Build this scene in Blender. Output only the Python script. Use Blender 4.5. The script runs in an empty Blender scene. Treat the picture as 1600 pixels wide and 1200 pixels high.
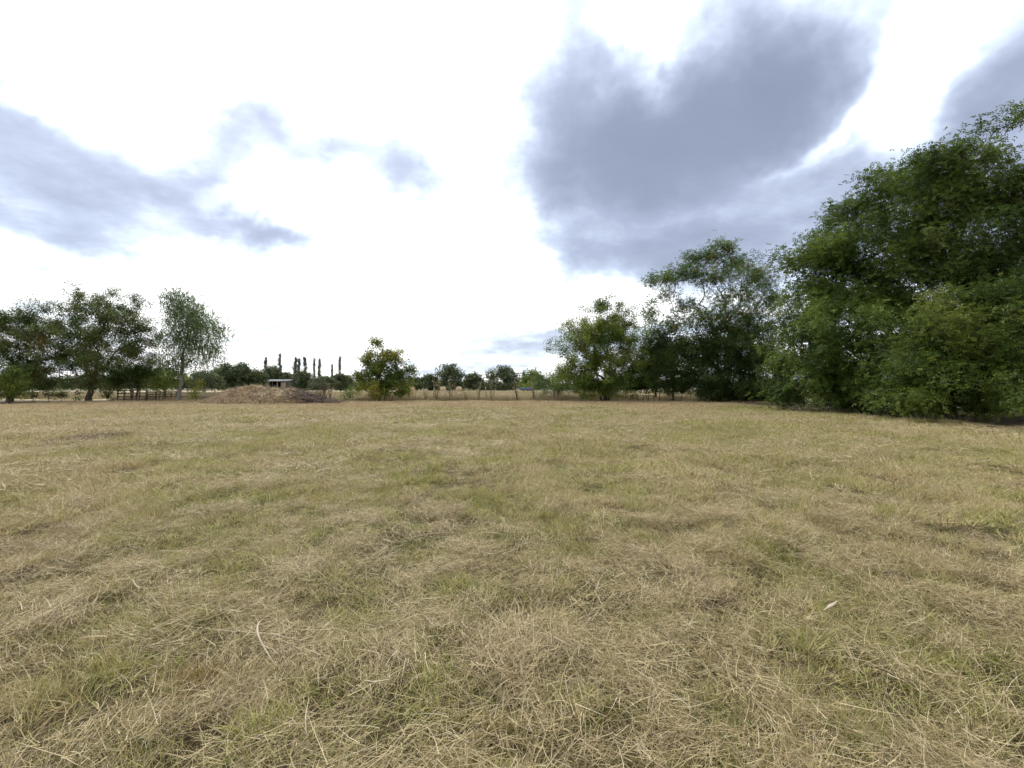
import bpy, math, random
import numpy as np
from mathutils import Vector

rng = np.random.default_rng(7)
random.seed(7)
scene = bpy.context.scene
COL = scene.collection

# ------------------------------------------------------------------ camera
CAM_H, F, HY = 1.6, 720.0, 604.0          # eye height, focal length and horizon row for a 1600 px wide frame
cam_d = bpy.data.cameras.new('camera')
cam_d.sensor_width = 36.0
cam_d.lens = F / 1600 * 36.0
cam_d.clip_start, cam_d.clip_end = 0.05, 9000
cam = bpy.data.objects.new('camera', cam_d)
COL.objects.link(cam)
cam.location = (0, 0, CAM_H)
cam.rotation_euler = (math.radians(90) + math.atan((HY - 600) / F), 0, 0)
scene.camera = cam

# ------------------------------------------------------------------ world and sun
SUN = Vector((-0.30, 0.62, 0.80)).normalized()
SUN_EL, SUN_AZ = math.asin(SUN.z), math.atan2(SUN.x, SUN.y)
world = bpy.data.worlds.new('World')
scene.world = world
world.use_nodes = True


def build_world():
    nt = world.node_tree
    nt.nodes.clear()
    N, L = nt.nodes.new, nt.links.new

    def setin(sock, v):
        if hasattr(v, 'is_linked') or hasattr(v, 'links'):
            L(v, sock)
        else:
            sock.default_value = v

    def m(op, a, b=None, c=None, clamp=False):
        n = N('ShaderNodeMath'); n.operation = op; n.use_clamp = clamp
        for i, v in enumerate((a, b, c)):
            if v is not None:
                setin(n.inputs[i], v)
        return n.outputs[0]

    def vm(op, a, b=None, out=0):
        n = N('ShaderNodeVectorMath'); n.operation = op
        setin(n.inputs[0], a)
        if b is not None:
            setin(n.inputs[1], b)
        return n.outputs[out]

    def noise(vec, scale, detail, rough=0.55, col=False):
        n = N('ShaderNodeTexNoise'); n.inputs['Scale'].default_value = scale
        n.inputs['Detail'].default_value = detail; n.inputs['Roughness'].default_value = rough
        L(vec, n.inputs['Vector'])
        return n.outputs['Color' if col else 'Fac']

    tc = N('ShaderNodeTexCoord')
    d = tc.outputs['Generated']
    w1 = vm('MULTIPLY', vm('SUBTRACT', noise(d, 3.2, 3, 0.6, True), (0.5, 0.5, 0.5)), (0.20, 0.20, 0.15))
    w2 = vm('MULTIPLY', vm('SUBTRACT', noise(d, 11.0, 3, 0.65, True), (0.5, 0.5, 0.5)), (0.10, 0.10, 0.08))
    dw = vm('ADD', d, vm('ADD', w1, w2))
    sep = N('ShaderNodeSeparateXYZ'); L(d, sep.inputs[0])
    zz = m('ADD', m('MAXIMUM', sep.outputs[2], 0.0), 0.16)
    cmb = N('ShaderNodeCombineXYZ')
    L(m('DIVIDE', sep.outputs[0], zz), cmb.inputs[0]); L(m('DIVIDE', sep.outputs[1], zz), cmb.inputs[1])
    flat = cmb.outputs[0]
    n1 = noise(flat, 0.95, 5, 0.58)
    n2 = noise(flat, 3.2, 5, 0.62)

    # cloud masses: (col, row, half width, half height, tilt degrees, weight) as directions in the sky
    clouds = [
        (945, 160, 100, 85, 0, 0.85), (1110, 195, 150, 70, -10, 0.85), (1235, 132, 72, 46, -25, 0.62),
        (1165, 78, 48, 52, 0, 0.36), (930, 300, 130, 60, 0, 0.26), (1130, 310, 230, 55, 0, 0.25),
        (960, 385, 120, 36, 0, 0.34), (1090, 408, 190, 46, 0, 0.40), (1340, 300, 170, 62, -8, 0.27),
        (1600, 150, 80, 60, -35, 0.65), (1720, 330, 180, 90, 0, 0.5),
        (60, 205, 130, 62, 10, 0.26), (110, 283, 190, 44, 8, 0.28), (70, 345, 130, 28, 10, 0.30), (5, 398, 70, 14, 5, 0.45),
        (345, 325, 120, 20, 22, 0.42), (445, 366, 48, 10, 18, 0.35), (395, 190, 58, 38, -25, 0.52),
        (508, 228, 34, 20, 0, 0.5), (622, 262, 64, 40, 28, 0.62), (320, 250, 46, 22, 0, 0.34),
        (850, 540, 120, 15, 2, 0.52), (800, 518, 80, 7, 2, 0.34), (690, 568, 130, 16, 0, 0.34), (380, 520, 40, 4, 0, 0.25),
        (650, 450, 190, 100, 0, -0.45), (640, 90, 190, 120, 0, -0.5), (1420, 130, 70, 60, -45, -0.55), (1015, 70, 70, 45, 10, -0.55),
        (210, 420, 190, 32, 0, -0.45), (200, 60, 220, 60, 0, -0.4), (45, 150, 40, 16, 0, -0.35), (820, 420, 36, 70, 0, -0.35),
        (900, 335, 60, 18, 0, -0.2), (1040, 345, 90, 13, -5, -0.2), (1265, 225, 70, 16, -22, -0.38), (935, 480, 110, 22, 0, -0.40),
    ]
    acc = None
    for (px, py, hx, hy, tilt, w) in clouds:
        c = Vector(((px - 800) / F, 1.0, (HY - py) / F))
        dist = c.length
        c.normalize()
        r = c.cross(Vector((0, 0, 1))).normalized()
        u = r.cross(c)
        t = math.radians(-tilt)
        r2 = r * math.cos(t) + u * math.sin(t)
        u2 = u * math.cos(t) - r * math.sin(t)
        sx, sy = hx / F / dist, hy / F / dist
        a = vm('DOT_PRODUCT', dw, tuple(r2 / sx), 1)
        b = vm('DOT_PRODUCT', dw, tuple(u2 / sy), 1)
        # the dot products measure the offset from the cloud's own axis
        q = m('MULTIPLY_ADD', b, b, m('MULTIPLY', a, a))
        q2 = m('MULTIPLY', q, m('MULTIPLY_ADD', q, 0.04, 0.55))
        e = m('EXPONENT', m('MULTIPLY', q2, -1.0))
        g = m('GREATER_THAN', vm('DOT_PRODUCT', d, tuple(c), 1), 0.2)
        e = m('MULTIPLY', e, g)
        acc = m('MULTIPLY', e, w) if acc is None else m('MULTIPLY_ADD', e, w, acc)
    dens = m('MULTIPLY_ADD', m('SUBTRACT', n1, 0.5), 0.62, acc)
    dens = m('MULTIPLY_ADD', m('SUBTRACT', n2, 0.5), 0.85, dens)
    dens = m('MAXIMUM', m('ADD', dens, 0.04), 0.0)
    # thick cloud saturates slowly, so the masses keep their inner shading
    dens = m('SUBTRACT', 1.0, m('EXPONENT', m('MULTIPLY', dens, -1.15)))
    ramp = N('ShaderNodeValToRGB')
    cr = ramp.color_ramp
    cr.interpolation = 'LINEAR'
    stops = [(0.0, (0.74, 0.74, 0.74)), (0.05, (0.57, 0.595, 0.63)), (0.16, (0.385, 0.435, 0.505)), (0.32, (0.268, 0.300, 0.378)),
             (0.50, (0.186, 0.208, 0.274)), (0.70, (0.134, 0.150, 0.204)), (0.88, (0.114, 0.128, 0.172))]
    while len(cr.elements) < len(stops):
        cr.elements.new(0.5)
    for el, (p, cc) in zip(cr.elements, stops):
        el.position = p
        el.color = (*cc, 1)
    L(dens, ramp.inputs[0])
    cl = vm('SCALE', ramp.outputs[0]); cl.node.inputs['Scale'].default_value = 13.5
    sky = N('ShaderNodeTexSky'); sky.sky_type = 'NISHITA'; sky.sun_disc = False
    sky.sun_elevation = SUN_EL; sky.sun_rotation = SUN_AZ
    mix = N('ShaderNodeMix'); mix.data_type = 'RGBA'
    # thin cloud everywhere lets a little of the blue through
    mix.inputs[0].default_value = 0.90
    L(sky.outputs[0], mix.inputs[6]); L(cl, mix.inputs[7])
    bg = N('ShaderNodeBackground'); bg.inputs['Strength'].default_value = 0.1
    L(mix.outputs[2], bg.inputs['Color'])
    out = N('ShaderNodeOutputWorld'); L(bg.outputs[0], out.inputs['Surface'])
    world.cycles.sampling_method = 'MANUAL'
    world.cycles.sample_map_resolution = 512


build_world()
sun_d = bpy.data.lights.new('sun', 'SUN')
sun_d.energy = 1.5
sun_d.angle = math.radians(10)
sun_d.color = (1.0, 0.96, 0.9)
sun = bpy.data.objects.new('sun', sun_d)
COL.objects.link(sun)
sun.rotation_euler = SUN.to_track_quat('Z', 'Y').to_euler()

vs = scene.view_settings
vs.view_transform = 'Standard'
vs.look = 'None'
vs.gamma = 1
vs.exposure = 0.85
vs.use_curve_mapping = False
cy = scene.cycles
cy.max_bounces = 5
cy.diffuse_bounces = 3
cy.glossy_bounces = 2
cy.transmission_bounces = 4
cy.transparent_max_bounces = 4
cy.use_denoising = True
cy.use_adaptive_sampling = True
cy.adaptive_threshold = 0.03
cy.adaptive_min_samples = 20
cy.caustics_reflective = cy.caustics_refractive = False


# ------------------------------------------------------------------ helpers
def at(px, py, z=0.0):
    """Ground point (or point at height z) seen at a picture position."""
    D = (CAM_H - z) * F / (py - HY)
    return np.array(((px - 800) / F * D, D, z))


def pt(px, py, D):
    """Point at distance D along the field seen at a picture position."""
    return np.array(((px - 800) / F * D, D, CAM_H + (HY - py) / F * D))


def wave(x, y, freq, seed, n=7):
    r = np.random.default_rng(seed)
    x = np.asarray(x, float); y = np.asarray(y, float)
    s = np.zeros(np.broadcast(x, y).shape)
    wx = x + 0.35 / freq * np.sin(y * freq * 1.7 + r.uniform(0, 6))
    wy = y + 0.35 / freq * np.sin(x * freq * 1.5 + r.uniform(0, 6))
    for _ in range(n):
        a = r.uniform(0, 2 * math.pi); k = freq * r.uniform(0.55, 1.8) * 2 * math.pi
        s += np.sin(k * (wx * math.cos(a) + wy * math.sin(a)) + r.uniform(0, 6.28))
    return s / math.sqrt(n * 0.5) / 1.8


def wave3(P, freq, seed, n=8):
    r = np.random.default_rng(seed)
    s = np.zeros(len(P))
    for _ in range(n):
        v = r.normal(size=3); v /= np.linalg.norm(v)
        s += np.sin(P @ v * freq * r.uniform(0.6, 1.7) * 6.283 + r.uniform(0, 6.28))
    return s / math.sqrt(n * 0.5)


def gh(x, y):
    """Height of the uneven ground."""
    x = np.asarray(x, float); y = np.asarray(y, float)
    r = np.hypot(x, y)
    f = np.clip(1.3 - r / 55.0, 0.0, 1.0)
    near = np.clip(1.4 - r / 16.0, 0.0, 1.0)
    return f * (0.035 * wave(x, y, 0.16, 3)) + near * (0.028 * wave(x, y, 0.75, 4) + 0.014 * wave(x, y, 2.1, 5))


def norm(v):
    return v / np.maximum(np.linalg.norm(v, axis=-1, keepdims=True), 1e-9)


def make_mesh(name, V, faces, attrs=None, mat=None, smooth=False):
    """faces: list of integer arrays (n,3) or (n,4)."""
    me = bpy.data.meshes.new(name)
    V = np.ascontiguousarray(V, dtype=np.float32)
    me.vertices.add(len(V)); me.vertices.foreach_set('co', V.ravel())
    faces = [f for f in faces if len(f)]
    loops = np.concatenate([f.ravel() for f in faces]).astype(np.int32)
    tot = np.concatenate([np.full(len(f), f.shape[1], np.int32) for f in faces])
    start = np.concatenate(([0], np.cumsum(tot)[:-1])).astype(np.int32)
    me.loops.add(len(loops)); me.loops.foreach_set('vertex_index', loops)
    me.polygons.add(len(tot)); me.polygons.foreach_set('loop_start', start); me.polygons.foreach_set('loop_total', tot)
    if smooth:
        me.polygons.foreach_set('use_smooth', np.ones(len(tot), bool))
    for k, v in (attrs or {}).items():
        a = me.attributes.new(k, 'FLOAT', 'POINT'); a.data.foreach_set('value', np.ascontiguousarray(v, dtype=np.float32))
    if mat:
        me.materials.append(mat)
    me.update(calc_edges=True)
    return me


def link(name, me, parent=None, loc=None):
    o = bpy.data.objects.new(name, me)
    COL.objects.link(o)
    if parent is not None:
        o.parent = parent
    if loc is not None:
        o.location = loc
    return o


def tag(o, label, cat=None, group=None, kind=None):
    o['label'] = label
    if cat:
        o['category'] = cat
    if group:
        o['group'] = group
    if kind:
        o['kind'] = kind
    return o


def empty(name, loc, label, cat, group=None):
    o = bpy.data.objects.new(name, None)
    COL.objects.link(o)
    o.location = loc
    o.empty_display_size = 0.3
    return tag(o, label, cat, group)


class MB:
    """Collects tubes, boxes and so on into one mesh."""
    def __init__(s):
        s.v, s.f, s.t, s.n = [], [], [], 0

    def add(s, V, faces, t=None):
        V = np.asarray(V, float)
        for f in faces:
            s.f.append(np.asarray(f, np.int64) + s.n)
        s.v.append(V)
        s.t.append(np.full(len(V), random.random() if t is None else t))
        s.n += len(V)

    def box(s, c, size, rz=0.0, ry=0.0, rx=0.0, jitter=0.0):
        sx, sy, sz = np.array(size) / 2
        V = np.array([(x, y, z) for x in (-sx, sx) for y in (-sy, sy) for z in (-sz, sz)], float)
        if jitter:
            V += rng.normal(0, jitter, V.shape)
        ca, sa = math.cos(ry), math.sin(ry)
        V = V @ np.array([[ca, 0, -sa], [0, 1, 0], [sa, 0, ca]])
        ca, sa = math.cos(rx), math.sin(rx)
        V = V @ np.array([[1, 0, 0], [0, ca, sa], [0, -sa, ca]])
        ca, sa = math.cos(rz), math.sin(rz)
        V = V @ np.array([[ca, sa, 0], [-sa, ca, 0], [0, 0, 1]])
        s.add(V + np.asarray(c), [np.array([(0, 1, 3, 2), (4, 6, 7, 5), (0, 4, 5, 1), (2, 3, 7, 6), (0, 2, 6, 4), (1, 5, 7, 3)])])

    def tube(s, P, R, k=6, flat=1.0, t=None):
        P = np.asarray(P, float); n = len(P); R = np.broadcast_to(np.asarray(R, float), (n,))
        T = norm(np.gradient(P, axis=0))
        ref = np.array((0.0, 0.0, 1.0)) if abs(T[0][2]) < 0.9 else np.array((1.0, 0.0, 0.0))
        X = norm(np.cross(T, ref)); Y = np.cross(X, T)
        a = np.arange(k) * 2 * math.pi / k
        V = P[:, None] + R[:, None, None] * (np.cos(a)[None, :, None] * X[:, None] + flat * np.sin(a)[None, :, None] * Y[:, None])
        i = np.arange(n - 1)[:, None] * k; j = np.arange(k)[None]; j2 = (j + 1) % k
        q = np.stack([i + j, i + j2, i + k + j2, i + k + j], -1).reshape(-1, 4)
        V = np.concatenate([V.reshape(-1, 3), P[:1], P[-1:]])
        jj = np.arange(k); c0, c1 = n * k, n * k + 1
        cap = np.concatenate([np.stack([np.full(k, c0), (jj + 1) % k, jj], -1),
                              np.stack([np.full(k, c1), (n - 1) * k + jj, (n - 1) * k + (jj + 1) % k], -1)])
        s.add(V, [q, cap], t)

    def build(s, name, mat, parent=None, smooth=False, loc=None):
        me = make_mesh(name, np.concatenate(s.v), s.by_size(), {'tint': np.concatenate(s.t)}, mat, smooth)
        return link(name, me, parent, loc)

    def by_size(s):
        return [np.concatenate([f for f in s.f if f.shape[1] == k]) for k in (3, 4) if any(f.shape[1] == k for f in s.f)]


# ------------------------------------------------------------------ materials
def new_mat(name):
    m = bpy.data.materials.new(name); m.use_nodes = True
    nt = m.node_tree; nt.nodes.clear()
    out = nt.nodes.new('ShaderNodeOutputMaterial')
    return m, nt, out


def ramp_node(nt, stops, interp='LINEAR'):
    r = nt.nodes.new('ShaderNodeValToRGB'); cr = r.color_ramp; cr.interpolation = interp
    while len(cr.elements) < len(stops):
        cr.elements.new(0.5)
    for el, (p, c) in zip(cr.elements, stops):
        el.position = p; el.color = (*c, 1)
    return r


def attr(nt, name):
    a = nt.nodes.new('ShaderNodeAttribute'); a.attribute_name = name
    return a.outputs['Fac']


def math_n(nt, op, a, b=None, c=None, clamp=False):
    n = nt.nodes.new('ShaderNodeMath'); n.operation = op; n.use_clamp = clamp
    for i, v in enumerate((a, b, c)):
        if v is None:
            continue
        if isinstance(v, (int, float)):
            n.inputs[i].default_value = v
        else:
            nt.links.new(v, n.inputs[i])
    return n.outputs[0]


def pos_noise(nt, scale, detail=3, rough=0.55, vec=None, stretch=None):
    if vec is None:
        vec = nt.nodes.new('ShaderNodeNewGeometry').outputs['Position']
    if stretch:
        mp = nt.nodes.new('ShaderNodeVectorMath'); mp.operation = 'MULTIPLY'
        nt.links.new(vec, mp.inputs[0]); mp.inputs[1].default_value = stretch; vec = mp.outputs[0]
    n = nt.nodes.new('ShaderNodeTexNoise'); n.inputs['Scale'].default_value = scale
    n.inputs['Detail'].default_value = detail; n.inputs['Roughness'].default_value = rough
    nt.links.new(vec, n.inputs['Vector'])
    return n.outputs['Fac']


def mix_rgb(nt, f, a, b, blend='MIX'):
    n = nt.nodes.new('ShaderNodeMix'); n.data_type = 'RGBA'; n.blend_type = blend
    for s, v in ((n.inputs[0], f), (n.inputs[6], a), (n.inputs[7], b)):
        if isinstance(v, (int, float)):
            s.default_value = v
        elif isinstance(v, tuple):
            s.default_value = (*v, 1)
        else:
            nt.links.new(v, s)
    return n.outputs[2]


def thin_shader(nt, out, col, trans=0.3, rough=0.55, spec=0.25, tcol=None):
    p = nt.nodes.new('ShaderNodeBsdfPrincipled')
    p.inputs['Roughness'].default_value = rough
    p.inputs['Specular IOR Level'].default_value = spec
    nt.links.new(col, p.inputs['Base Color'])
    t = nt.nodes.new('ShaderNodeBsdfTranslucent'); nt.links.new(tcol or col, t.inputs['Color'])
    mx = nt.nodes.new('ShaderNodeMixShader'); mx.inputs[0].default_value = trans
    nt.links.new(p.outputs[0], mx.inputs[1]); nt.links.new(t.outputs[0], mx.inputs[2])
    nt.links.new(mx.outputs[0], out.inputs['Surface'])


def leaf_mat(name, stops, trans=0.36, spec=0.18):
    m, nt, out = new_mat(name)
    r = ramp_node(nt, stops)
    f = math_n(nt, 'MULTIPLY_ADD', pos_noise(nt, 0.45, 2), 0.5, -0.25)
    nt.links.new(math_n(nt, 'ADD', attr(nt, 'tint'), f, clamp=True), r.inputs[0])
    thin_shader(nt, out, r.outputs[0], trans, 0.5, spec)
    return m


def bark_mat(name, a, b, scale=6):
    m, nt, out = new_mat(name)
    f = pos_noise(nt, scale, 5, 0.65, stretch=(1, 1, 0.25))
    r = ramp_node(nt, [(0.3, a), (0.7, b)])
    nt.links.new(f, r.inputs[0])
    p = nt.nodes.new('ShaderNodeBsdfPrincipled'); p.inputs['Roughness'].default_value = 0.9
    p.inputs['Specular IOR Level'].default_value = 0.15
    nt.links.new(r.outputs[0], p.inputs['Base Color'])
    bp = nt.nodes.new('ShaderNodeBump'); bp.inputs['Strength'].default_value = 0.6; bp.inputs['Distance'].default_value = 0.04
    nt.links.new(f, bp.inputs['Height']); nt.links.new(bp.outputs[0], p.inputs['Normal'])
    nt.links.new(p.outputs[0], out.inputs['Surface'])
    return m


def dryness(nt):
    """How dry the sward is at a place: 0 green, 1 straw. Follows noise and the raked strip along the far edge."""
    geo = nt.nodes.new('ShaderNodeNewGeometry').outputs['Position']
    a = pos_noise(nt, 0.13, 4, 0.6, geo, (1.0, 0.8, 0.0))
    b = pos_noise(nt, 0.9, 4, 0.6, geo, (1.0, 1.0, 0.0))
    s = nt.nodes.new('ShaderNodeSeparateXYZ'); nt.links.new(geo, s.inputs[0])
    def sstep(v, lo, hi, amp):
        mr = nt.nodes.new('ShaderNodeMapRange'); mr.interpolation_type = 'SMOOTHSTEP'
        nt.links.new(v, mr.inputs['Value'])
        mr.inputs['From Min'].default_value = lo; mr.inputs['From Max'].default_value = hi; mr.inputs['To Max'].default_value = amp
        return mr.outputs[0]
    yw = math_n(nt, 'MULTIPLY_ADD', math_n(nt, 'SUBTRACT', a, 0.5), 26.0, s.outputs[1])
    rake = sstep(yw, 31.0, 40.0, 0.55)
    left = sstep(math_n(nt, 'MULTIPLY_ADD', math_n(nt, 'SUBTRACT', b, 0.5), 6.0, s.outputs[0]), -5.0, -22.0, 0.22)
    v = math_n(nt, 'MULTIPLY_ADD', math_n(nt, 'SUBTRACT', a, 0.5), 1.25, 0.55)
    v = math_n(nt, 'MULTIPLY_ADD', math_n(nt, 'SUBTRACT', b, 0.5), 1.5, v)
    v = math_n(nt, 'ADD', v, rake)
    return math_n(nt, 'ADD', v, left), rake, a, b


def grass_mat():
    m, nt, out = new_mat('mown_grass')
    v, rake, a, b = dryness(nt)
    rnd = attr(nt, 'tint')
    f = math_n(nt, 'MULTIPLY_ADD', math_n(nt, 'SUBTRACT', v, rnd), 2.2, 0.5, clamp=True)
    green = ramp_node(nt, [(0.0, (0.09, 0.115, 0.025)), (0.3, (0.21, 0.23, 0.052)), (0.6, (0.32, 0.32, 0.085)), (1.0, (0.44, 0.40, 0.14))])
    nt.links.new(attr(nt, 'hue'), green.inputs[0])
    straw = ramp_node(nt, [(0.0, (0.10, 0.065, 0.03)), (0.16, (0.25, 0.17, 0.078)), (0.36, (0.44, 0.338, 0.16)), (0.75, (0.55, 0.455, 0.265)), (1.0, (0.67, 0.59, 0.40))])
    nt.links.new(attr(nt, 'hue'), straw.inputs[0])
    c = mix_rgb(nt, f, green.outputs[0], straw.outputs[0])
    br = math_n(nt, 'MULTIPLY', rake, 1.1, clamp=True)
    c = mix_rgb(nt, br, c, mix_rgb(nt, 0.55, c, (0.36, 0.25, 0.15)))
    thin_shader(nt, out, c, 0.18, 0.6, 0.2)
    return m


def straw_mat(name, stops, trans=0.15):
    m, nt, out = new_mat(name)
    r = ramp_node(nt, stops)
    nt.links.new(attr(nt, 'hue'), r.inputs[0])
    c = mix_rgb(nt, math_n(nt, 'MULTIPLY_ADD', pos_noise(nt, 0.7, 3), 1.2, -0.35, clamp=True), r.outputs[0],
                mix_rgb(nt, 0.35, r.outputs[0], (0.30, 0.22, 0.11)))
    thin_shader(nt, out, c, trans, 0.55, 0.3)
    return m


def plain_mat(name, a, b, scale=4, rough=0.8, bump=0.0, attr_mix=False):
    m, nt, out = new_mat(name)
    f = attr(nt, 'tint') if attr_mix else pos_noise(nt, scale, 5, 0.6)
    r = ramp_node(nt, [(0.2, a), (0.8, b)])
    nt.links.new(f, r.inputs[0])
    p = nt.nodes.new('ShaderNodeBsdfPrincipled'); p.inputs['Roughness'].default_value = rough
    p.inputs['Specular IOR Level'].default_value = 0.2
    nt.links.new(r.outputs[0], p.inputs['Base Color'])
    if bump:
        bp = nt.nodes.new('ShaderNodeBump'); bp.inputs['Strength'].default_value = bump; bp.inputs['Distance'].default_value = 0.05
        nt.links.new(pos_noise(nt, scale * 3, 5, 0.65), bp.inputs['Height']); nt.links.new(bp.outputs[0], p.inputs['Normal'])
    nt.links.new(p.outputs[0], out.inputs['Surface'])
    return m


def ground_mat():
    m, nt, out = new_mat('field_ground')
    v, rake, a, b = dryness(nt)
    c = ramp_node(nt, [(0.1, (0.055, 0.05, 0.022)), (0.5, (0.085, 0.068, 0.033)), (0.9, (0.13, 0.098, 0.055)), (1.0, (0.17, 0.125, 0.075))])
    nt.links.new(v, c.inputs[0])
    geo = nt.nodes.new('ShaderNodeNewGeometry').outputs['Position']
    fine = pos_noise(nt, 14.0, 6, 0.7, geo)
    col = mix_rgb(nt, math_n(nt, 'MULTIPLY_ADD', fine, 1.6, -0.45, clamp=True), mix_rgb(nt, 0.5, c.outputs[0], (0.04, 0.03, 0.016)), c.outputs[0])
    s = nt.nodes.new('ShaderNodeSeparateXYZ'); nt.links.new(geo, s.inputs[0])
    # beyond the fence the meadow is bleached; under the trees on the one side it is bare earth
    far = nt.nodes.new('ShaderNodeMapRange'); nt.links.new(s.outputs[1], far.inputs['Value'])
    far.inputs['From Min'].default_value = 52; far.inputs['From Max'].default_value = 56
    fn = ramp_node(nt, [(0.3, (0.33, 0.285, 0.18)), (0.7, (0.44, 0.39, 0.265))])
    nt.links.new(pos_noise(nt, 0.12, 5, 0.6, geo, (0.35, 1, 1)), fn.inputs[0])
    col = mix_rgb(nt, far.outputs[0], col, fn.outputs[0])
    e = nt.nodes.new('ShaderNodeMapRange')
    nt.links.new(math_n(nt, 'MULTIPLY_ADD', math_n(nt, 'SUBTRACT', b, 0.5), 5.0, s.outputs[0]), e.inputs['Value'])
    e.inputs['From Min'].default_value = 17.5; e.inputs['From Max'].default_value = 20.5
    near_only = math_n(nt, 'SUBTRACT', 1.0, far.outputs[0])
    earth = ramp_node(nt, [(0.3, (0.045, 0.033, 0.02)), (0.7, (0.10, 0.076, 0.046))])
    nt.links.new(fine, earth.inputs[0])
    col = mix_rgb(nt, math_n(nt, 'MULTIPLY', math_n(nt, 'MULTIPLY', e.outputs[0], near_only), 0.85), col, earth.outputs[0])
    p = nt.nodes.new('ShaderNodeBsdfPrincipled'); p.inputs['Roughness'].default_value = 0.95
    p.inputs['Specular IOR Level'].default_value = 0.1
    nt.links.new(col, p.inputs['Base Color'])
    bp = nt.nodes.new('ShaderNodeBump'); bp.inputs['Strength'].default_value = 0.7; bp.inputs['Distance'].default_value = 0.05
    nt.links.new(fine, bp.inputs['Height']); nt.links.new(bp.outputs[0], p.inputs['Normal'])
    nt.links.new(p.outputs[0], out.inputs['Surface'])
    return m


M = {
    'ground': ground_mat(),
    'grass': grass_mat(),
    'hay': straw_mat('loose_hay', [(0.0, (0.10, 0.068, 0.035)), (0.25, (0.27, 0.20, 0.10)), (0.55, (0.44, 0.348, 0.178)), (0.85, (0.58, 0.48, 0.275)), (1.0, (0.70, 0.62, 0.43))]),
    'stalk': straw_mat('bleached_stalk', [(0.0, (0.36, 0.29, 0.19)), (1.0, (0.55, 0.475, 0.35))], 0.05),
    'rust': straw_mat('rusty_grass', [(0.0, (0.09, 0.06, 0.025)), (0.4, (0.27, 0.185, 0.07)), (1.0, (0.45, 0.34, 0.16))], 0.25),
    'heaphay': straw_mat('heap_hay', [(0.0, (0.085, 0.055, 0.03)), (0.35, (0.21, 0.142, 0.075)), (0.7, (0.33, 0.24, 0.13)), (1.0, (0.47, 0.37, 0.21))], 0.1),
    'tallgrass': straw_mat('tall_dry_grass', [(0.0, (0.20, 0.14, 0.08)), (0.3, (0.34, 0.27, 0.155)), (0.75, (0.46, 0.39, 0.25)), (1.0, (0.25, 0.25, 0.10))], 0.25),
    'stick': plain_mat('dead_stick', (0.05, 0.036, 0.028), (0.20, 0.155, 0.125), attr_mix=True),
    'wood': plain_mat('weathered_wood', (0.06, 0.046, 0.035), (0.15, 0.12, 0.095), 5, 0.85, 0.4),
    'palewood': plain_mat('silvered_wood', (0.20, 0.17, 0.13), (0.34, 0.30, 0.24), 5, 0.85, 0.4),
    'bark': bark_mat('dark_bark', (0.045, 0.036, 0.028), (0.12, 0.10, 0.08)),
    'greybark': bark_mat('grey_bark', (0.10, 0.09, 0.075), (0.22, 0.20, 0.17)),
    'walnut': leaf_mat('walnut_leaf', [(0.0, (0.0314, 0.0582, 0.0099)), (0.5, (0.0694, 0.1176, 0.0188)), (1.0, (0.1512, 0.2072, 0.0376))]),
    'walnut2': leaf_mat('upper_walnut_leaf', [(0.0, (0.033, 0.0616, 0.0106)), (0.5, (0.0748, 0.1188, 0.0211)), (1.0, (0.1595, 0.2035, 0.0458))]),
    'fresh': leaf_mat('fresh_leaf', [(0.0, (0.0385, 0.0689, 0.0102)), (0.5, (0.0844, 0.1304, 0.0195)), (1.0, (0.1745, 0.2066, 0.039))]),
    'locust': leaf_mat('locust_leaf', [(0.0, (0.0323, 0.0739, 0.0126)), (0.5, (0.0741, 0.1411, 0.0234)), (0.85, (0.1368, 0.2016, 0.0378)), (1.0, (0.2052, 0.2016, 0.054))]),
    'pod': leaf_mat('seed_pod', [(0.0, (0.12, 0.06, 0.03)), (1.0, (0.27, 0.15, 0.075))], 0.1),
    'elm': leaf_mat('elm_leaf', [(0.0, (0.0493, 0.0911, 0.014)), (0.5, (0.124, 0.1809, 0.0312)), (1.0, (0.2555, 0.296, 0.0591))]),
    'thorn': leaf_mat('hawthorn_leaf', [(0.0, (0.023, 0.045, 0.011)), (0.5, (0.051, 0.089, 0.02)), (1.0, (0.115, 0.155, 0.041))]),
    'plum': leaf_mat('plum_leaf', [(0.0, (0.0306, 0.0609, 0.0126)), (0.5, (0.0765, 0.125, 0.0288)), (0.8, (0.136, 0.1754, 0.0459)), (1.0, (0.2091, 0.168, 0.0585))]),
    'willow': leaf_mat('willow_leaf', [(0.0, (0.0494, 0.081, 0.0288)), (0.5, (0.1035, 0.1555, 0.0567)), (1.0, (0.1862, 0.2419, 0.1035))]),
    'yellow': leaf_mat('yellowing_leaf', [(0.0, (0.05, 0.085, 0.014)), (0.5, (0.14, 0.18, 0.03)), (0.85, (0.25, 0.26, 0.045)), (1.0, (0.38, 0.30, 0.06))]),
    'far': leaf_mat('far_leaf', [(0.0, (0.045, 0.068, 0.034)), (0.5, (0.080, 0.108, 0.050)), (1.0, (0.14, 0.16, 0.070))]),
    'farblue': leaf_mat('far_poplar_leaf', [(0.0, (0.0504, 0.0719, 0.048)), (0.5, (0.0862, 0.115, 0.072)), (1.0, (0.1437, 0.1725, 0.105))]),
    'weedleaf': leaf_mat('weed_leaf', [(0.0, (0.16, 0.16, 0.06)), (0.5, (0.27, 0.25, 0.11)), (1.0, (0.36, 0.28, 0.16))]),
}

# ------------------------------------------------------------------ ground
def axis(lo, hi, fine_lo, fine_hi, step, grow=1.07):
    a = list(np.arange(fine_lo, fine_hi + 1e-6, step))
    s, x = step, fine_hi
    while x < hi:
        s *= grow; x += s; a.append(x)
    s, x, b = step, fine_lo, []
    while x > lo:
        s *= grow; x -= s; b.append(x)
    return np.array(b[::-1] + a)


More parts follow.
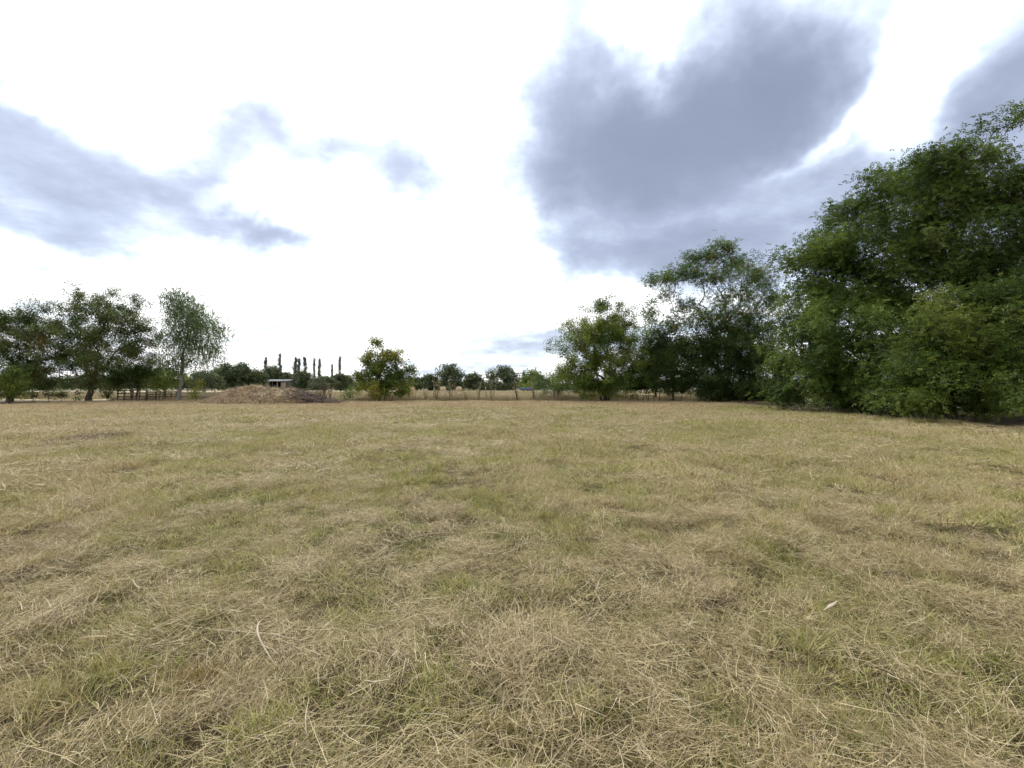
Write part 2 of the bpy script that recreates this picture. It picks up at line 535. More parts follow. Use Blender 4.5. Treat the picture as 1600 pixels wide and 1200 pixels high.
gx, gy = axis(-3500, 3500, -10, 10, 0.18), axis(-200, 4500, -1, 12, 0.18)
X, Y = np.meshgrid(gx, gy, indexing='ij')
Vg = np.stack([X, Y, gh(X, Y)], -1).reshape(-1, 3)
nx, ny = len(gx), len(gy)
I = (np.arange(nx - 1)[:, None] * ny + np.arange(ny - 1)[None]).ravel()
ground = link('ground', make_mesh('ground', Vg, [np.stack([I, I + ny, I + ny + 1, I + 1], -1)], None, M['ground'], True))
tag(ground, 'mown straw coloured field running out to a bleached meadow', kind='structure')


# ------------------------------------------------------------------ grass and hay
def blades(n, radius, lmin, lmax, wid, lean_lo, lean_hi, curl, az_spread=None, z0=(0.0, 0.0), seg=3, gauss=False, tuft=None):
    """Tapering ribbons; returns vertices, triangle indices and per-vertex random values."""
    r = radius * np.sqrt(rng.random(n)); a = rng.uniform(0, 6.283, n)
    if gauss:
        r = np.abs(rng.normal(0, radius * 0.55, n))
    base = np.stack([r * np.cos(a), r * np.sin(a), rng.uniform(z0[0], z0[1], n)], -1)
    az = rng.uniform(0, 6.283, n) if az_spread is None else rng.normal(0, az_spread, n) + rng.integers(0, 2, n) * math.pi
    lean = rng.uniform(lean_lo, lean_hi, n)
    L = rng.uniform(lmin, lmax, n) * rng.uniform(0.6, 1.0, n)
    W = wid * rng.uniform(0.6, 1.35, n)
    if tuft:                                    # taller and shorter spots, and locally shared lean
        g_ = wave(base[:, 0], base[:, 1], tuft[0], tuft[1])
        L = L * np.clip(0.95 + 0.75 * g_, 0.35, 1.9)
        az = np.where(rng.random(n) < 0.6, 3.0 * wave(base[:, 0], base[:, 1], tuft[0] * 0.6, tuft[1] + 500) + rng.normal(0, 0.7, n), az)
    cv = rng.normal(0, curl, n); side = rng.normal(0, curl * 0.9, n)
    pts = [base]
    cur = base
    for k in range(seg):
        le = np.clip(lean + cv * (k / seg) * 1.2, -0.2, 1.68)
        azk = az + side * k / seg
        cur = cur + np.stack([np.sin(le) * np.cos(azk), np.sin(le) * np.sin(azk), np.cos(le)], -1) * (L / seg)[:, None]
        pts.append(cur)
    P = np.stack(pts, 1)
    P[..., 2] = np.maximum(P[..., 2], 0.004)
    tw = az + math.pi / 2 + rng.normal(0, 0.7, n)
    S = np.stack([np.cos(tw), np.sin(tw), rng.normal(0, 0.35, n)], -1)
    V, F_ = [], []
    prof = np.linspace(1.0, 0.35, seg)
    for k in range(seg):
        V += [P[:, k] - S * (W * prof[k] / 2)[:, None], P[:, k] + S * (W * prof[k] / 2)[:, None]]
    V.append(P[:, seg])
    V = np.stack(V, 1); nv = 2 * seg + 1
    o = np.arange(n)[:, None] * nv
    q = np.concatenate([o + np.array([[2 * k, 2 * k + 1, 2 * k + 3, 2 * k + 2]]) for k in range(seg - 1)])
    t = o + np.array([[2 * seg - 2, 2 * seg - 1, 2 * seg]])
    tint = np.repeat(rng.random(n), nv); hue = np.repeat(rng.random(n), nv)
    return V.reshape(-1, 3), [t, q], tint, hue


def tuft_blades(nt_, per, radius, sd, hlo, hhi, wid, seg=3):
    """Rooted tufts: blades splay out from a shared foot and share height and colour."""
    rr_ = radius * np.sqrt(rng.random(nt_)); aa = rng.uniform(0, 6.283, nt_)
    cx_, cy_ = rr_ * np.cos(aa), rr_ * np.sin(aa)
    big = rng.random(nt_) ** 1.6
    hump = np.clip(0.8 + 0.6 * wave(cx_, cy_, 0.9 * 0.56 / radius + 0.5, int(rng.integers(1000, 9000))), 0.12, 1.9)
    big = np.clip(big * hump, 0, 1.3)
    th = (hlo + (hhi - hlo) * big) * (0.6 + 0.4 * hump); tsd = sd * (0.55 + 0.9 * big)
    tt = rng.random(nt_); th_hue = rng.uniform(0.2, 0.9, nt_); flop = rng.uniform(0, 6.283, nt_)
    k = np.repeat(np.arange(nt_), np.maximum(4, (per * (0.5 + big)).astype(int)))
    n = len(k)
    V, Fs, _, _ = blades(n, 0.001, 1.0, 1.0, wid, 0.0, 0.01, 0.0, seg=seg)
    nv = 2 * seg + 1
    # rebuild the ribbons with the tuft's own layout
    off = rng.normal(0, 1, (n, 2)) * tsd[k][:, None]
    out_az = np.arctan2(off[:, 1], off[:, 0]) + rng.normal(0, 1.3, n)
    lean0 = np.clip(np.hypot(off[:, 0], off[:, 1]) / (tsd[k] * 2.2), 0, 1) * 0.7 + rng.uniform(0, 0.75, n)
    dirx = np.sin(lean0) * np.cos(out_az) + 0.28 * np.cos(flop[k]); diry = np.sin(lean0) * np.sin(out_az) + 0.28 * np.sin(flop[k])
    L = th[k] * rng.uniform(0.5, 1.15, n)
    bend = rng.uniform(0.1, 0.75, n)
    base = np.stack([cx_[k] + off[:, 0], cy_[k] + off[:, 1], np.zeros(n)], -1)
    P = [base]
    for q in range(seg):
        w = 1 + bend * 2.2 * (q / seg)
        d_ = norm(np.stack([dirx * w, diry * w, np.cos(lean0) * (1 - bend * 0.75 * q / seg)], -1))
        P.append(P[-1] + d_ * (L / seg)[:, None])
    tw = out_az + math.pi / 2 + rng.normal(0, 0.8, n)
    S = np.stack([np.cos(tw), np.sin(tw), rng.normal(0, 0.3, n)], -1) * (wid * rng.uniform(0.6, 1.35, n) / 2)[:, None]
    prof = np.linspace(1.0, 0.35, seg)
    W_ = []
    for q in range(seg):
        W_ += [P[q] - S * prof[q], P[q] + S * prof[q]]
    W_.append(P[seg])
    V = np.stack(W_, 1).reshape(-1, 3)
    tint = np.clip(tt[k] * 0.5 + 0.5 * rng.random(n), 0, 1); hue = np.clip(th_hue[k] * 0.3 + 0.8 * rng.random(n) - 0.05, 0, 1)
    return V, Fs, np.repeat(tint, nv), np.repeat(hue, nv)


def join_blades(parts):
    V, T, Q, ti, hu, n = [], [], [], [], [], 0
    for v, (t, q), a, b in parts:
        V.append(v); T.append(t + n); Q.append(q + n); ti.append(a); hu.append(b); n += len(v)
    return np.concatenate(V), [np.concatenate(T), np.concatenate(Q)], {'tint': np.concatenate(ti), 'hue': np.concatenate(hu)}


def source(cname, fn, count, mat):
    c = bpy.data.collections.new(cname)
    for i in range(count):
        V, Fs, at_ = join_blades(fn(i))
        o = bpy.data.objects.new(f'{cname}_{i:02d}', make_mesh(cname, V, Fs, at_, mat))
        c.objects.link(o)
    return c


def scatter(name, P, rot, scl, idx, coll, label):
    me = bpy.data.meshes.new(name)
    me.vertices.add(len(P)); me.vertices.foreach_set('co', np.ascontiguousarray(P, np.float32).ravel())
    for k, v in (('rot', rot), ('scl', scl)):
        a = me.attributes.new(k, 'FLOAT_VECTOR', 'POINT'); a.data.foreach_set('vector', np.ascontiguousarray(v, np.float32).ravel())
    a = me.attributes.new('idx', 'INT', 'POINT'); a.data.foreach_set('value', np.ascontiguousarray(idx, np.int32))
    o = link(name, me)
    ng = bpy.data.node_groups.new(name, 'GeometryNodeTree')
    ng.interface.new_socket('Geometry', in_out='INPUT', socket_type='NodeSocketGeometry')
    ng.interface.new_socket('Geometry', in_out='OUTPUT', socket_type='NodeSocketGeometry')
    Nn, Ln = ng.nodes.new, ng.links.new
    gi, go = Nn('NodeGroupInput'), Nn('NodeGroupOutput')
    ci = Nn('GeometryNodeCollectionInfo'); ci.inputs[0].default_value = coll
    ci.inputs[1].default_value = True; ci.inputs[2].default_value = True
    ip = Nn('GeometryNodeInstanceOnPoints')

    def na(nm, ty):
        n = Nn('GeometryNodeInputNamedAttribute'); n.data_type = ty; n.inputs[0].default_value = nm
        return n.outputs[0]
    e2r = Nn('FunctionNodeEulerToRotation'); Ln(na('rot', 'FLOAT_VECTOR'), e2r.inputs[0])
    Ln(gi.outputs[0], ip.inputs['Points']); Ln(ci.outputs[0], ip.inputs['Instance'])
    ip.inputs['Pick Instance'].default_value = True
    Ln(na('idx', 'INT'), ip.inputs['Instance Index']); Ln(e2r.outputs[0], ip.inputs['Rotation'])
    Ln(na('scl', 'FLOAT_VECTOR'), ip.inputs['Scale']); Ln(ip.outputs[0], go.inputs[0])
    md = o.modifiers.new('scatter', 'NODES'); md.node_group = ng
    tag(o, label, kind='stuff')
    return o


def wedge(n, r0, r1, half):
    r = np.sqrt(rng.uniform(r0 * r0, r1 * r1, n)); t = rng.uniform(-half, half, n)
    return r * np.sin(t), r * np.cos(t)


def place(x, y, smin, smax, hfun=None, tilt=0.06, zoff=0.0):
    n = len(x)
    P = np.stack([x, y, gh(x, y) - 0.006 + zoff], -1)
    rot = np.stack([rng.normal(0, tilt, n), rng.normal(0, tilt, n), rng.uniform(0, 6.283, n)], -1)
    s = rng.uniform(smin, smax, n)
    h = s * (1.0 if hfun is None else hfun)
    return P, rot, np.stack([s, s, h], -1)


def keep(x, y):
    """Thins the sward under the trees along the one side and stops it at the far edge."""
    p = np.ones(len(x))
    p *= np.clip((20.3 + 1.6 * wave(x, y, 0.2, 21) - x) / 2.0, 0.04, 1)
    p *= np.where(y < 51.5, 1, 0)
    return rng.random(len(x)) < p


# near sward: short cut blades, some long ones, fallen strands between them
def tiles(size, r0, r1, half, jitter=0.22):
    """Jittered grid of turf pieces, so that they overlap only a little."""
    k = int(r1 / size) + 2
    gx_, gy_ = np.meshgrid(np.arange(-k, k + 1) * size, np.arange(-2, k + 1) * size)
    x = gx_.ravel() + rng.normal(0, jitter * size, gx_.size); y = gy_.ravel() + rng.normal(0, jitter * size, gx_.size)
    rr = np.hypot(x, y); th = np.abs(np.arctan2(x, y))
    ok = (rr > r0) & (rr < r1) & (th < half) & (y < 51.8)
    return x[ok], y[ok]


def spread(x, y, smin, smax, hfun):
    P, R, S = place(x, y, smin, smax, hfun, 0.0)
    # spin first, then tilt: with XYZ euler order the spin is applied last, so turn the slope into the spun frame
    tx = np.arctan((gh(x, y + 0.2) - gh(x, y - 0.2)) / 0.4); ty = -np.arctan((gh(x + 0.2, y) - gh(x - 0.2, y)) / 0.4)
    c, s_ = np.cos(R[:, 2]), np.sin(R[:, 2])
    R[:, 0] = c * tx + s_ * ty; R[:, 1] = -s_ * tx + c * ty
    return P, R, S


near_src = source('sward_near', lambda i: [
    tuft_blades(190, 22, 0.56, 0.022, 0.045, 0.155, 0.0046),
    blades(700, 0.56, 0.025, 0.06, 0.0034, 0.1, 1.05, 0.5, tuft=(1.6, 200 + i)),
    blades(650, 0.56, 0.08, 0.24, 0.0026, 1.0, 1.56, 0.4, z0=(0.01, 0.07), tuft=(1.0, 220 + i)),
], 12, M['grass'])
x, y = tiles(0.66, 0.6, 8.5, 1.25, 0.08)
rr = np.hypot(x, y)
ok = keep(x, y) & (rng.random(len(x)) < np.clip((8.5 - rr) / 2.0, 0, 1))
x, y = x[ok], y[ok]
hf = np.clip(0.95 + 0.5 * wave(x, y, 0.45, 11), 0.5, 1.6)
P, R_, S_ = spread(x, y, 0.9, 1.15, hf)
scatter('grass', P, R_, S_, rng.integers(0, 12, len(x)), near_src, 'short mown grass of straw and green blades close by')

mid_src = source('sward_mid', lambda i: [
    tuft_blades(310, 17, 0.94, 0.035, 0.05, 0.19, 0.0095, 2),
    blades(800, 0.94, 0.03, 0.07, 0.0085, 0.2, 1.2, 0.5, seg=2),
    blades(800, 0.94, 0.12, 0.30, 0.0060, 0.9, 1.55, 0.4, z0=(0.0, 0.06), seg=2, tuft=(0.6, 260 + i)),
], 8, M['grass'])
x, y = tiles(1.0, 6.0, 23.0, 1.08, 0.08)
rr = np.hypot(x, y)
ok = keep(x, y) & (rng.random(len(x)) < np.clip((rr - 6.0) / 1.5, 0, 1) * np.clip((23 - rr) / 4.0, 0, 1))
x, y = x[ok], y[ok]
P, R_, S_ = spread(x, y, 0.9, 1.15, np.clip(0.95 + 0.4 * wave(x, y, 0.2, 11), 0.5, 1.5))
scatter('grass', P, R_, S_, rng.integers(0, 8, len(x)), mid_src, 'mown yellow green grass across the middle of the field')

far_src = source('sward_far', lambda i: [
    tuft_blades(400, 10, 1.9, 0.08, 0.05, 0.22, 0.026, 2),
    blades(800, 1.9, 0.04, 0.09, 0.022, 0.3, 1.3, 0.4, seg=2),
    blades(500, 1.9, 0.2, 0.5, 0.014, 1.1, 1.55, 0.3, z0=(0.0, 0.05), seg=2),
], 6, M['grass'])
x, y = tiles(2.2, 17.0, 70.0, 1.0, 0.08)
rr = np.hypot(x, y)
ok = keep(x, y) & (rng.random(len(x)) < np.clip((rr - 17) / 4.0, 0, 1)) & (np.abs(x) < 45) & (y < 50.4)
x, y = x[ok], y[ok]
P, R_, S_ = spread(x, y, 0.9, 1.15, np.clip(0.95 + 0.4 * wave(x, y, 0.1, 11), 0.5, 1.5))
scatter('grass', P, R_, S_, rng.integers(0, 6, len(x)), far_src, 'short dry grass at the far end of the mown field')

# loose hay left lying in swaths
hay_src = source('hay_near', lambda i: [
    blades(75, 0.17, 0.10, 0.34, 0.0026, 1.2, 1.62, 0.35, az_spread=0.65, z0=(0.03, 0.11), seg=4),
    blades(70, 0.19, 0.05, 0.20, 0.0030, 0.9, 1.65, 0.8, z0=(0.02, 0.11), seg=4),
], 14, M['hay'])


def swath(x, y):
    return 0.40 + 0.75 * wave(x * 0.8, y, 0.22, 31) + 0.75 * wave(x, y * 1.2, 0.8, 32)


x, y = wedge(3000, 0.9, 9.0, 1.2)
ok = keep(x, y) & (rng.random(len(x)) < np.clip(swath(x, y), 0.03, 1)) & (rng.random(len(x)) < np.clip((9.3 - np.hypot(x, y)) / 3, 0, 1))
x, y = x[ok], y[ok]
P, R_, S_ = place(x, y, 0.75, 1.25, None, 0.08, 0.005)
R_[:, 2] = 2.0 * wave(x, y, 0.25, 41) + 0.6 + rng.normal(0, 0.5, len(x))
scatter('hay', P, R_, S_, rng.integers(0, 14, len(x)), hay_src, 'pale loose hay strands lying in swaths close by')

haymid_src = source('hay_mid', lambda i: [
    blades(90, 0.42, 0.14, 0.45, 0.0070, 1.25, 1.62, 0.3, az_spread=0.65, z0=(0.04, 0.13)),
    blades(60, 0.45, 0.10, 0.3, 0.0075, 0.9, 1.65, 0.7, z0=(0.03, 0.12)),
], 6, M['hay'])
x, y = wedge(3600, 7.0, 30.0, 1.05)
rr = np.hypot(x, y)
ok = keep(x, y) & (rng.random(len(x)) < np.clip(swath(x, y), 0.05, 1) * 0.8) & (rng.random(len(x)) < np.clip((rr - 7) / 3, 0, 1))
x, y = x[ok], y[ok]
P, R_, S_ = place(x, y, 0.75, 1.3, None, 0.04, 0.005)
R_[:, 2] = 2.0 * wave(x, y, 0.25, 41) + rng.normal(0, 0.5, len(x))
scatter('hay', P, R_, S_, rng.integers(0, 6, len(x)), haymid_src, 'thin scattered hay strands in the middle of the field')

# tall unmown grass and weeds along the far edge, and the bleached meadow behind
tall_src = source('tall_grass', lambda i: [
    blades(400, 0.9, 0.35, 0.95, 0.016, 0.0, 0.45, 0.3),
    blades(140, 0.9, 0.2, 0.5, 0.03, 0.1, 0.9, 0.5),
], 6, M['tallgrass'])
x = rng.uniform(-44, 24, 800); y = 52.2 + np.abs(rng.normal(0, 0.9, 800))
hf = np.clip(0.92 + 0.5 * wave(x, y, 0.12, 51) + 0.25 * wave(x, y, 0.5, 52), 0.18, 1.5)
P, R_, S_ = place(x, y, 0.7, 1.15, hf, 0.1)
scatter('tall_grass', P, R_, S_, rng.integers(0, 6, len(x)), tall_src, 'tall unmown dry grass along the far fence line', )
x = np.concatenate([rng.uniform(-44, -30, 110), rng.uniform(6, 21, 120)]); y = np.concatenate([50.6 + np.abs(rng.normal(0, 0.8, 110)), 50.9 + np.abs(rng.normal(0, 0.8, 120))])
P, R_, S_ = place(x, y, 0.6, 1.0, np.clip(0.5 + 0.4 * wave(x, y, 0.3, 55), 0.15, 1.1), 0.1)
scatter('tall_grass', P, R_, S_, rng.integers(0, 6, len(x)), tall_src, 'ragged long grass at the foot of the hedge trees')
meadow_src = source('meadow_grass', lambda i: [blades(1500, 4.0, 0.25, 0.55, 0.05, 0.0, 0.8, 0.3, seg=2)], 4, M['tallgrass'])
x, y = wedge(1100, 54, 130, 0.95)
P, R_, S_ = place(x, y, 0.7, 1.3, np.clip(0.7 + 0.4 * wave(x, y, 0.06, 53), 0.2, 1.3), 0.04)
ok = y > 57.5
scatter('meadow_grass', P[ok], R_[ok], S_[ok], rng.integers(0, 4, ok.sum()), meadow_src, 'bleached standing grass of the meadow behind the fence')


# ------------------------------------------------------------------ trees
def grow(root_pts, clusters, alpha=0.35, step=0.9, wob=0.08):
    """Balanced spanning tree from the trunk to every leaf cluster. Returns node positions, parents and cluster node ids."""
    P = [np.asarray(p, float) for p in root_pts]
    par = [-1] + list(range(len(P) - 1))
    plen = [0.0]
    for i in range(1, len(P)):
        plen.append(plen[-1] + np.linalg.norm(P[i] - P[i - 1]))
    cap = len(P) + len(clusters) * 8 + 100
    A = np.zeros((cap, 3)); Lp = np.zeros(cap); n = len(P)
    A[:n] = P; Lp[:n] = plen
    lo = max(1, int(n * 0.35))
    order = np.argsort(np.linalg.norm(clusters - A[n - 1], axis=1))
    ids = np.zeros(len(clusters), int)
    for ci in order:
        c = clusters[ci]
        dd = np.linalg.norm(A[lo:n] - c, axis=1)
        # branches rise or go level rather than fall steeply
        cost = dd + alpha * Lp[lo:n] + 0.35 * np.maximum(A[lo:n, 2] - c[2], 0)
        b = int(np.argmin(cost)) + lo
        d = np.linalg.norm(c - A[b])
        k = min(6, max(1, int(d / step)))
        prev = b; p0 = A[b].copy()
        for j in range(1, k + 1):
            t = j / k
            p = p0 + (c - p0) * t
            if j < k:
                p = p + rng.normal(0, wob * d / k, 3) + np.array((0, 0, 0.10 * d * math.sin(math.pi * t)))
            A[n] = p; Lp[n] = Lp[prev] + np.linalg.norm(p - A[prev])
            par.append(prev); prev = n; n += 1
        ids[ci] = prev
    return A[:n], np.array(par), ids


def wood_mesh(name, A, par, r_tip, r_base, n_trunk, mat, expo=2.35):
    n = len(A)
    w = np.zeros(n)
    kids = np.bincount(par[par >= 0], minlength=n)
    w[kids == 0] = 1.0
    for i in range(n - 1, 0, -1):
        w[par[i]] += w[i]
    R = r_tip * np.maximum(w, 1) ** (1 / expo)
    k = r_base / R[0]
    # keep twigs thin but bring the trunk to its measured girth
    R = R * (1 + (k - 1) * np.clip((R - r_tip) / (R[0] - r_tip + 1e-9), 0, 1))
    R[0] *= 1.35
    V, Q, off = [], [], 0
    i = np.arange(1, n); pa = par[i]
    for sides, sel in ((8, R[i] > 0.06), (4, (R[i] <= 0.06) & (R[i] > 0.02)), (3, R[i] <= 0.02)):
        j = i[sel]
        if not len(j):
            continue
        p0, p1 = A[par[j]], A[j]
        ra = np.minimum(R[par[j]], R[j] * 1.5); rb = R[j]
        T = norm(p1 - p0)
        ref = np.where(np.abs(T[:, 2:3]) < 0.9, np.array([[0, 0, 1.0]]), np.array([[1.0, 0, 0]]))
        Xa = norm(np.cross(T, ref)); Ya = np.cross(Xa, T)
        a = np.arange(sides) * 2 * math.pi / sides
        ring = np.cos(a)[None, :, None] * Xa[:, None] + np.sin(a)[None, :, None] * Ya[:, None]
        ext = T * (rb * 0.35)[:, None]
        v = np.stack([(p0 - ext)[:, None] + ring * ra[:, None, None], (p1 + ext)[:, None] + ring * rb[:, None, None]], 1)
        V.append(v.reshape(-1, 3))
        m_ = len(j); o = off + np.arange(m_)[:, None] * 2 * sides; s = np.arange(sides)[None]; s2 = (s + 1) % sides
        Q.append(np.stack([o + s, o + s2, o + sides + s2, o + sides + s], -1).reshape(-1, 4))
        off += m_ * 2 * sides
    return make_mesh(name, np.concatenate(V), [np.concatenate(Q)], None, mat, True)


def leaf_faces(P, D, Nn, L, W, tint, fold=0.22):
    D = norm(D); S = norm(np.cross(D, Nn)); Nn = np.cross(S, D)
    mid = P + D * (L * 0.45)[:, None] + Nn * (W * fold)[:, None]
    tip = P + D * L[:, None] - np.array([0, 0, 1.0]) * (L * 0.10)[:, None]
    V = np.stack([P, mid + S * (W / 2)[:, None], tip, mid - S * (W / 2)[:, None]], 1).reshape(-1, 3)
    o = np.arange(len(P))[:, None] * 4
    Ft = np.concatenate([o + np.array([[0, 1, 2]]), o + np.array([[0, 2, 3]])])
    return V, Ft, np.repeat(tint, 4)


def simple_leaves(C, O, n, spread, L, W, ctint, droop=0.3, jit=0.35, along=0.6):
    """n leaves around each cluster point C whose twig points along O."""
    m_ = len(C)
    c = np.repeat(C, n, 0); o = np.repeat(O, n, 0)
    off = rng.normal(0, 1, (m_ * n, 3)); off *= (spread * rng.random(m_ * n) ** 0.5)[:, None] / np.maximum(np.linalg.norm(off, axis=1, keepdims=True), 1e-6)
    P = c + off * np.array([1, 1, 0.75]) + o * (rng.uniform(-along, 0.25, m_ * n) * spread)[:, None]
    D = norm(off) * 0.6 + o * 0.6 + rng.normal(0, 0.6, P.shape); D[:, 2] -= droop
    Nn = rng.normal(0, 0.55, P.shape) + np.array([0, 0, 1.0]) + norm(off) * 0.3
    s = rng.uniform(0.65, 1.2, len(P))
    t = np.clip(np.repeat(ctint, n) + rng.normal(0, jit * 0.5, len(P)), 0, 1)
    return leaf_faces(P, D, Nn, L * s, W * s, t)


def compound_leaves(C, O, nr, pairs, rl, L, W, ctint, spread=0.3, droop=0.35, jit=0.3):
    """Feather leaves: nr stalks at each cluster point, each with paired leaflets and one at the end."""
    m_ = len(C); n = m_ * nr
    c = np.repeat(C, nr, 0) + rng.normal(0, spread, (n, 3)); o = np.repeat(O, nr, 0)
    Rd = norm(o * 0.7 + rng.normal(0, 0.75, (n, 3)) + np.array([0, 0, 0.12]))
    ln = rl * rng.uniform(0.7, 1.2, n)
    side = norm(np.cross(Rd, np.array([0, 0, 1.0]) + rng.normal(0, 0.4, (n, 3))))
    up = np.cross(side, Rd)
    tt = np.clip(np.repeat(ctint, nr) + rng.normal(0, jit * 0.5, n), 0, 1)
    out = []
    for k in range(pairs):
        t = 0.25 + 0.65 * k / max(1, pairs - 1)
        p = c + Rd * (ln * t)[:, None]; p[:, 2] -= droop * ln * t * t
        for sg in (-1, 1):
            D = side * sg + Rd * 0.45 + rng.normal(0, 0.15, (n, 3)); D[:, 2] -= 0.25 + droop * t
            s = rng.uniform(0.8, 1.15, n)
            out.append(leaf_faces(p, D, up + rng.normal(0, 0.3, (n, 3)), L * s, W * s, tt))
    p = c + Rd * ln[:, None]; p[:, 2] -= droop * ln
    D = Rd.copy(); D[:, 2] -= 0.5
    out.append(leaf_faces(p, D, up + rng.normal(0, 0.3, (n, 3)), np.full(n, L * 1.1), np.full(n, W), tt))
    V, Fs, T, k = [], [], [], 0
    for v, f, t in out:
        V.append(v); Fs.append(f + k); T.append(t); k += len(v)
    return np.concatenate(V), np.concatenate(Fs), np.concatenate(T)


def lobes_px(lst, D, per=1.0):
    """Crown lobes (col, row, half width, half height, depth offset, count) -> real ellipsoids at distance D."""
    out = []
    for (px, py, hx, hy, dy, n) in lst:
        d = D + dy
        c = pt(px, py, d)
        rx, rz = hx / F * d, hy / F * d
        out.append((c, np.array((rx, max(rx, rz) * 0.85, rz)), int(n * per)))
    return out


def sample_lobes(lobes, shell=2.6, gap=0.0, gfreq=0.35, zmin=0.4, spikes=0.05, seed=1, clump=None):
    out = []
    for c, r, n in lobes:
        k_ = clump[0] if clump else 1
        m_ = int(n * 1.6 / k_) + 4
        u = norm(rng.normal(0, 1, (m_, 3)))
        rad = rng.random(m_) ** (1 / shell)
        sp = rng.random(m_) < spikes
        rad[sp] *= rng.uniform(1.05, 1.28, sp.sum())
        p = c + u * rad[:, None] * r
        if clump:                               # sprays of leaves gathered on side branches, flatter than wide
            sz = np.repeat(rng.uniform(0.6, 1.25, m_), k_)
            b_ = norm(rng.normal(0, 1, (m_ * k_, 3))) * (rng.random(m_ * k_) ** 0.45)[:, None]
            p = np.repeat(p, k_, 0) + b_ * sz[:, None] * clump[1] * np.array((1, 1, clump[2] if len(clump) > 2 else 0.55))
        g = wave3(p, gfreq, seed)
        p = p[(g > -1.4 + gap) & (p[:, 2] > zmin)][:n]
        out.append(p)
    return np.concatenate(out)


def trunk_pts(base, top, n=7, bend=0.04):
    base = np.asarray(base, float); top = np.asarray(top, float)
    t = np.linspace(0, 1, n)[:, None]
    P = base + (top - base) * t
    L = np.linalg.norm(top - base)
    P[1:-1] += rng.normal(0, bend * L / n * 1.5, (n - 2, 3)) * np.array([1, 1, 0.2])
    P[0, 2] -= 0.15
    return P


def tree(name, label, cat, base, top, lobes, leaf, lmat, bmat, r_base, r_tip=0.007, alpha=0.3, step=0.9, extra_stems=(), group=None, **samp):
    base = np.asarray(base, float)
    base[2] = float(gh(base[0], base[1]))
    root = empty(name, tuple(base), label, cat, group)
    C = sample_lobes(lobes, **samp)
    scaff = np.array([c for c, r, n in lobes])
    allc = np.concatenate([scaff, C])
    A, par, ids = grow(trunk_pts(base, top), allc, alpha, step)
    me = wood_mesh('trunk', A - base, par, r_tip, r_base, 7, bmat)
    link('trunk', me, root)
    for st in extra_stems:                       # further stems from the same root
        mb = MB(); p = trunk_pts(base + np.array((st[0], st[1], 0)), st[2], 6)
        mb.tube(p - base, np.linspace(st[3], st[3] * 0.35, 6), 6)
        mb.build('stem', bmat, root, True)
    cid = ids[len(scaff):]
    O = norm(C - A[par[cid]] + 1e-4)
    ct = np.clip(0.52 + 0.26 * wave3(C, 0.28, 77) + rng.normal(0, 0.2, len(C)), 0, 1)
    V, Fc, T = leaf(C, O, ct)
    link('crown', make_mesh('crown', V - base, [Fc], {'tint': T}, lmat), root)
    return root, C, O, base


walnut_leaf = lambda C, O, t: compound_leaves(C, O, 6, 3, 0.36, 0.15, 0.07, t, 0.28)
walnut_leaf_near = lambda C, O, t: compound_leaves(C, O, 6, 3, 0.34, 0.125, 0.058, t, 0.26)

# --- the row of big trees along the one side
tree('walnut_tree', 'large dark walnut tree with rounded crown down to the ground beside the airy pod tree', 'tree',
     (23.5, 33, 0), (23.2, 33.3, 6.5), lobes_px([
         (1366, 322, 58, 58, 1, 400), (1420, 288, 56, 46, 2, 310), (1312, 394, 60, 58, 0, 420), (1262, 460, 52, 66, 0, 400), (1380, 410, 90, 85, -2, 800),
         (1245, 550, 48, 58, 0, 340), (1310, 540, 80, 78, -4, 650), (1280, 610, 66, 26, -3, 330), (1395, 530, 80, 90, -2, 550), (1230, 400, 18, 18, 0, 35),
         (1370, 610, 60, 26, -4, 300), (1330, 590, 70, 44, 1, 300), (1335, 468, 70, 48, -1, 380), (1440, 500, 50, 50, 0, 200)], 32.5),
     walnut_leaf, M['walnut'], M['bark'], 0.36, shell=2.4, gap=0.35, gfreq=0.22, zmin=0.5, spikes=0.16, seed=5, clump=(16, 1.15))
tree('walnut_tree', 'tallest walnut tree whose crown tops the row at the picture edge', 'tree',
     (28.5, 28.5, 0), (28.2, 28.5, 7.0), lobes_px([
         (1490, 262, 42, 45, 0, 260), (1545, 290, 60, 60, 0, 420), (1610, 326, 70, 66, 0, 420), (1470, 350, 62, 60, 1, 380), (1550, 390, 90, 70, -1, 560),
         (1640, 420, 90, 90, 0, 420), (1500, 450, 80, 60, 0, 380), (1600, 500, 110, 70, 0, 400), (1700, 380, 70, 90, 1, 220), (1540, 570, 120, 60, 2, 260)], 28.0),
     walnut_leaf, M['walnut2'], M['bark'], 0.38, shell=2.4, gap=0.5, gfreq=0.24, spikes=0.18, seed=9, clump=(16, 1.1))
tree('walnut_tree', 'low bushy light green walnut tree in front of the tall ones with dark forked trunk', 'tree',
     at(1482, 656), at(1482, 656) + np.array((0.1, 0.1, 2.6)), lobes_px([
         (1480, 540, 60, 62, -0.5, 420), (1430, 590, 50, 42, -0.5, 300), (1545, 540, 70, 75, -0.5, 480), (1600, 560, 60, 80, 0, 330), (1500, 605, 95, 34, -1.5, 400),
         (1570, 625, 60, 26, -1, 190), (1478, 488, 16, 30, 0, 50), (1435, 545, 14, 26, 0, 36), (1525, 478, 26, 28, 0, 80), (1580, 470, 40, 30, 0, 140), (1660, 570, 70, 70, 0, 200),
         (1400, 618, 26, 20, 0, 70), (1620, 480, 40, 50, 0, 140)], 22.4),
     walnut_leaf_near, M['fresh'], M['bark'], 0.30, shell=2.6, gap=0.25, gfreq=0.35, zmin=0.75, spikes=0.18, seed=12, clump=(14, 0.8))
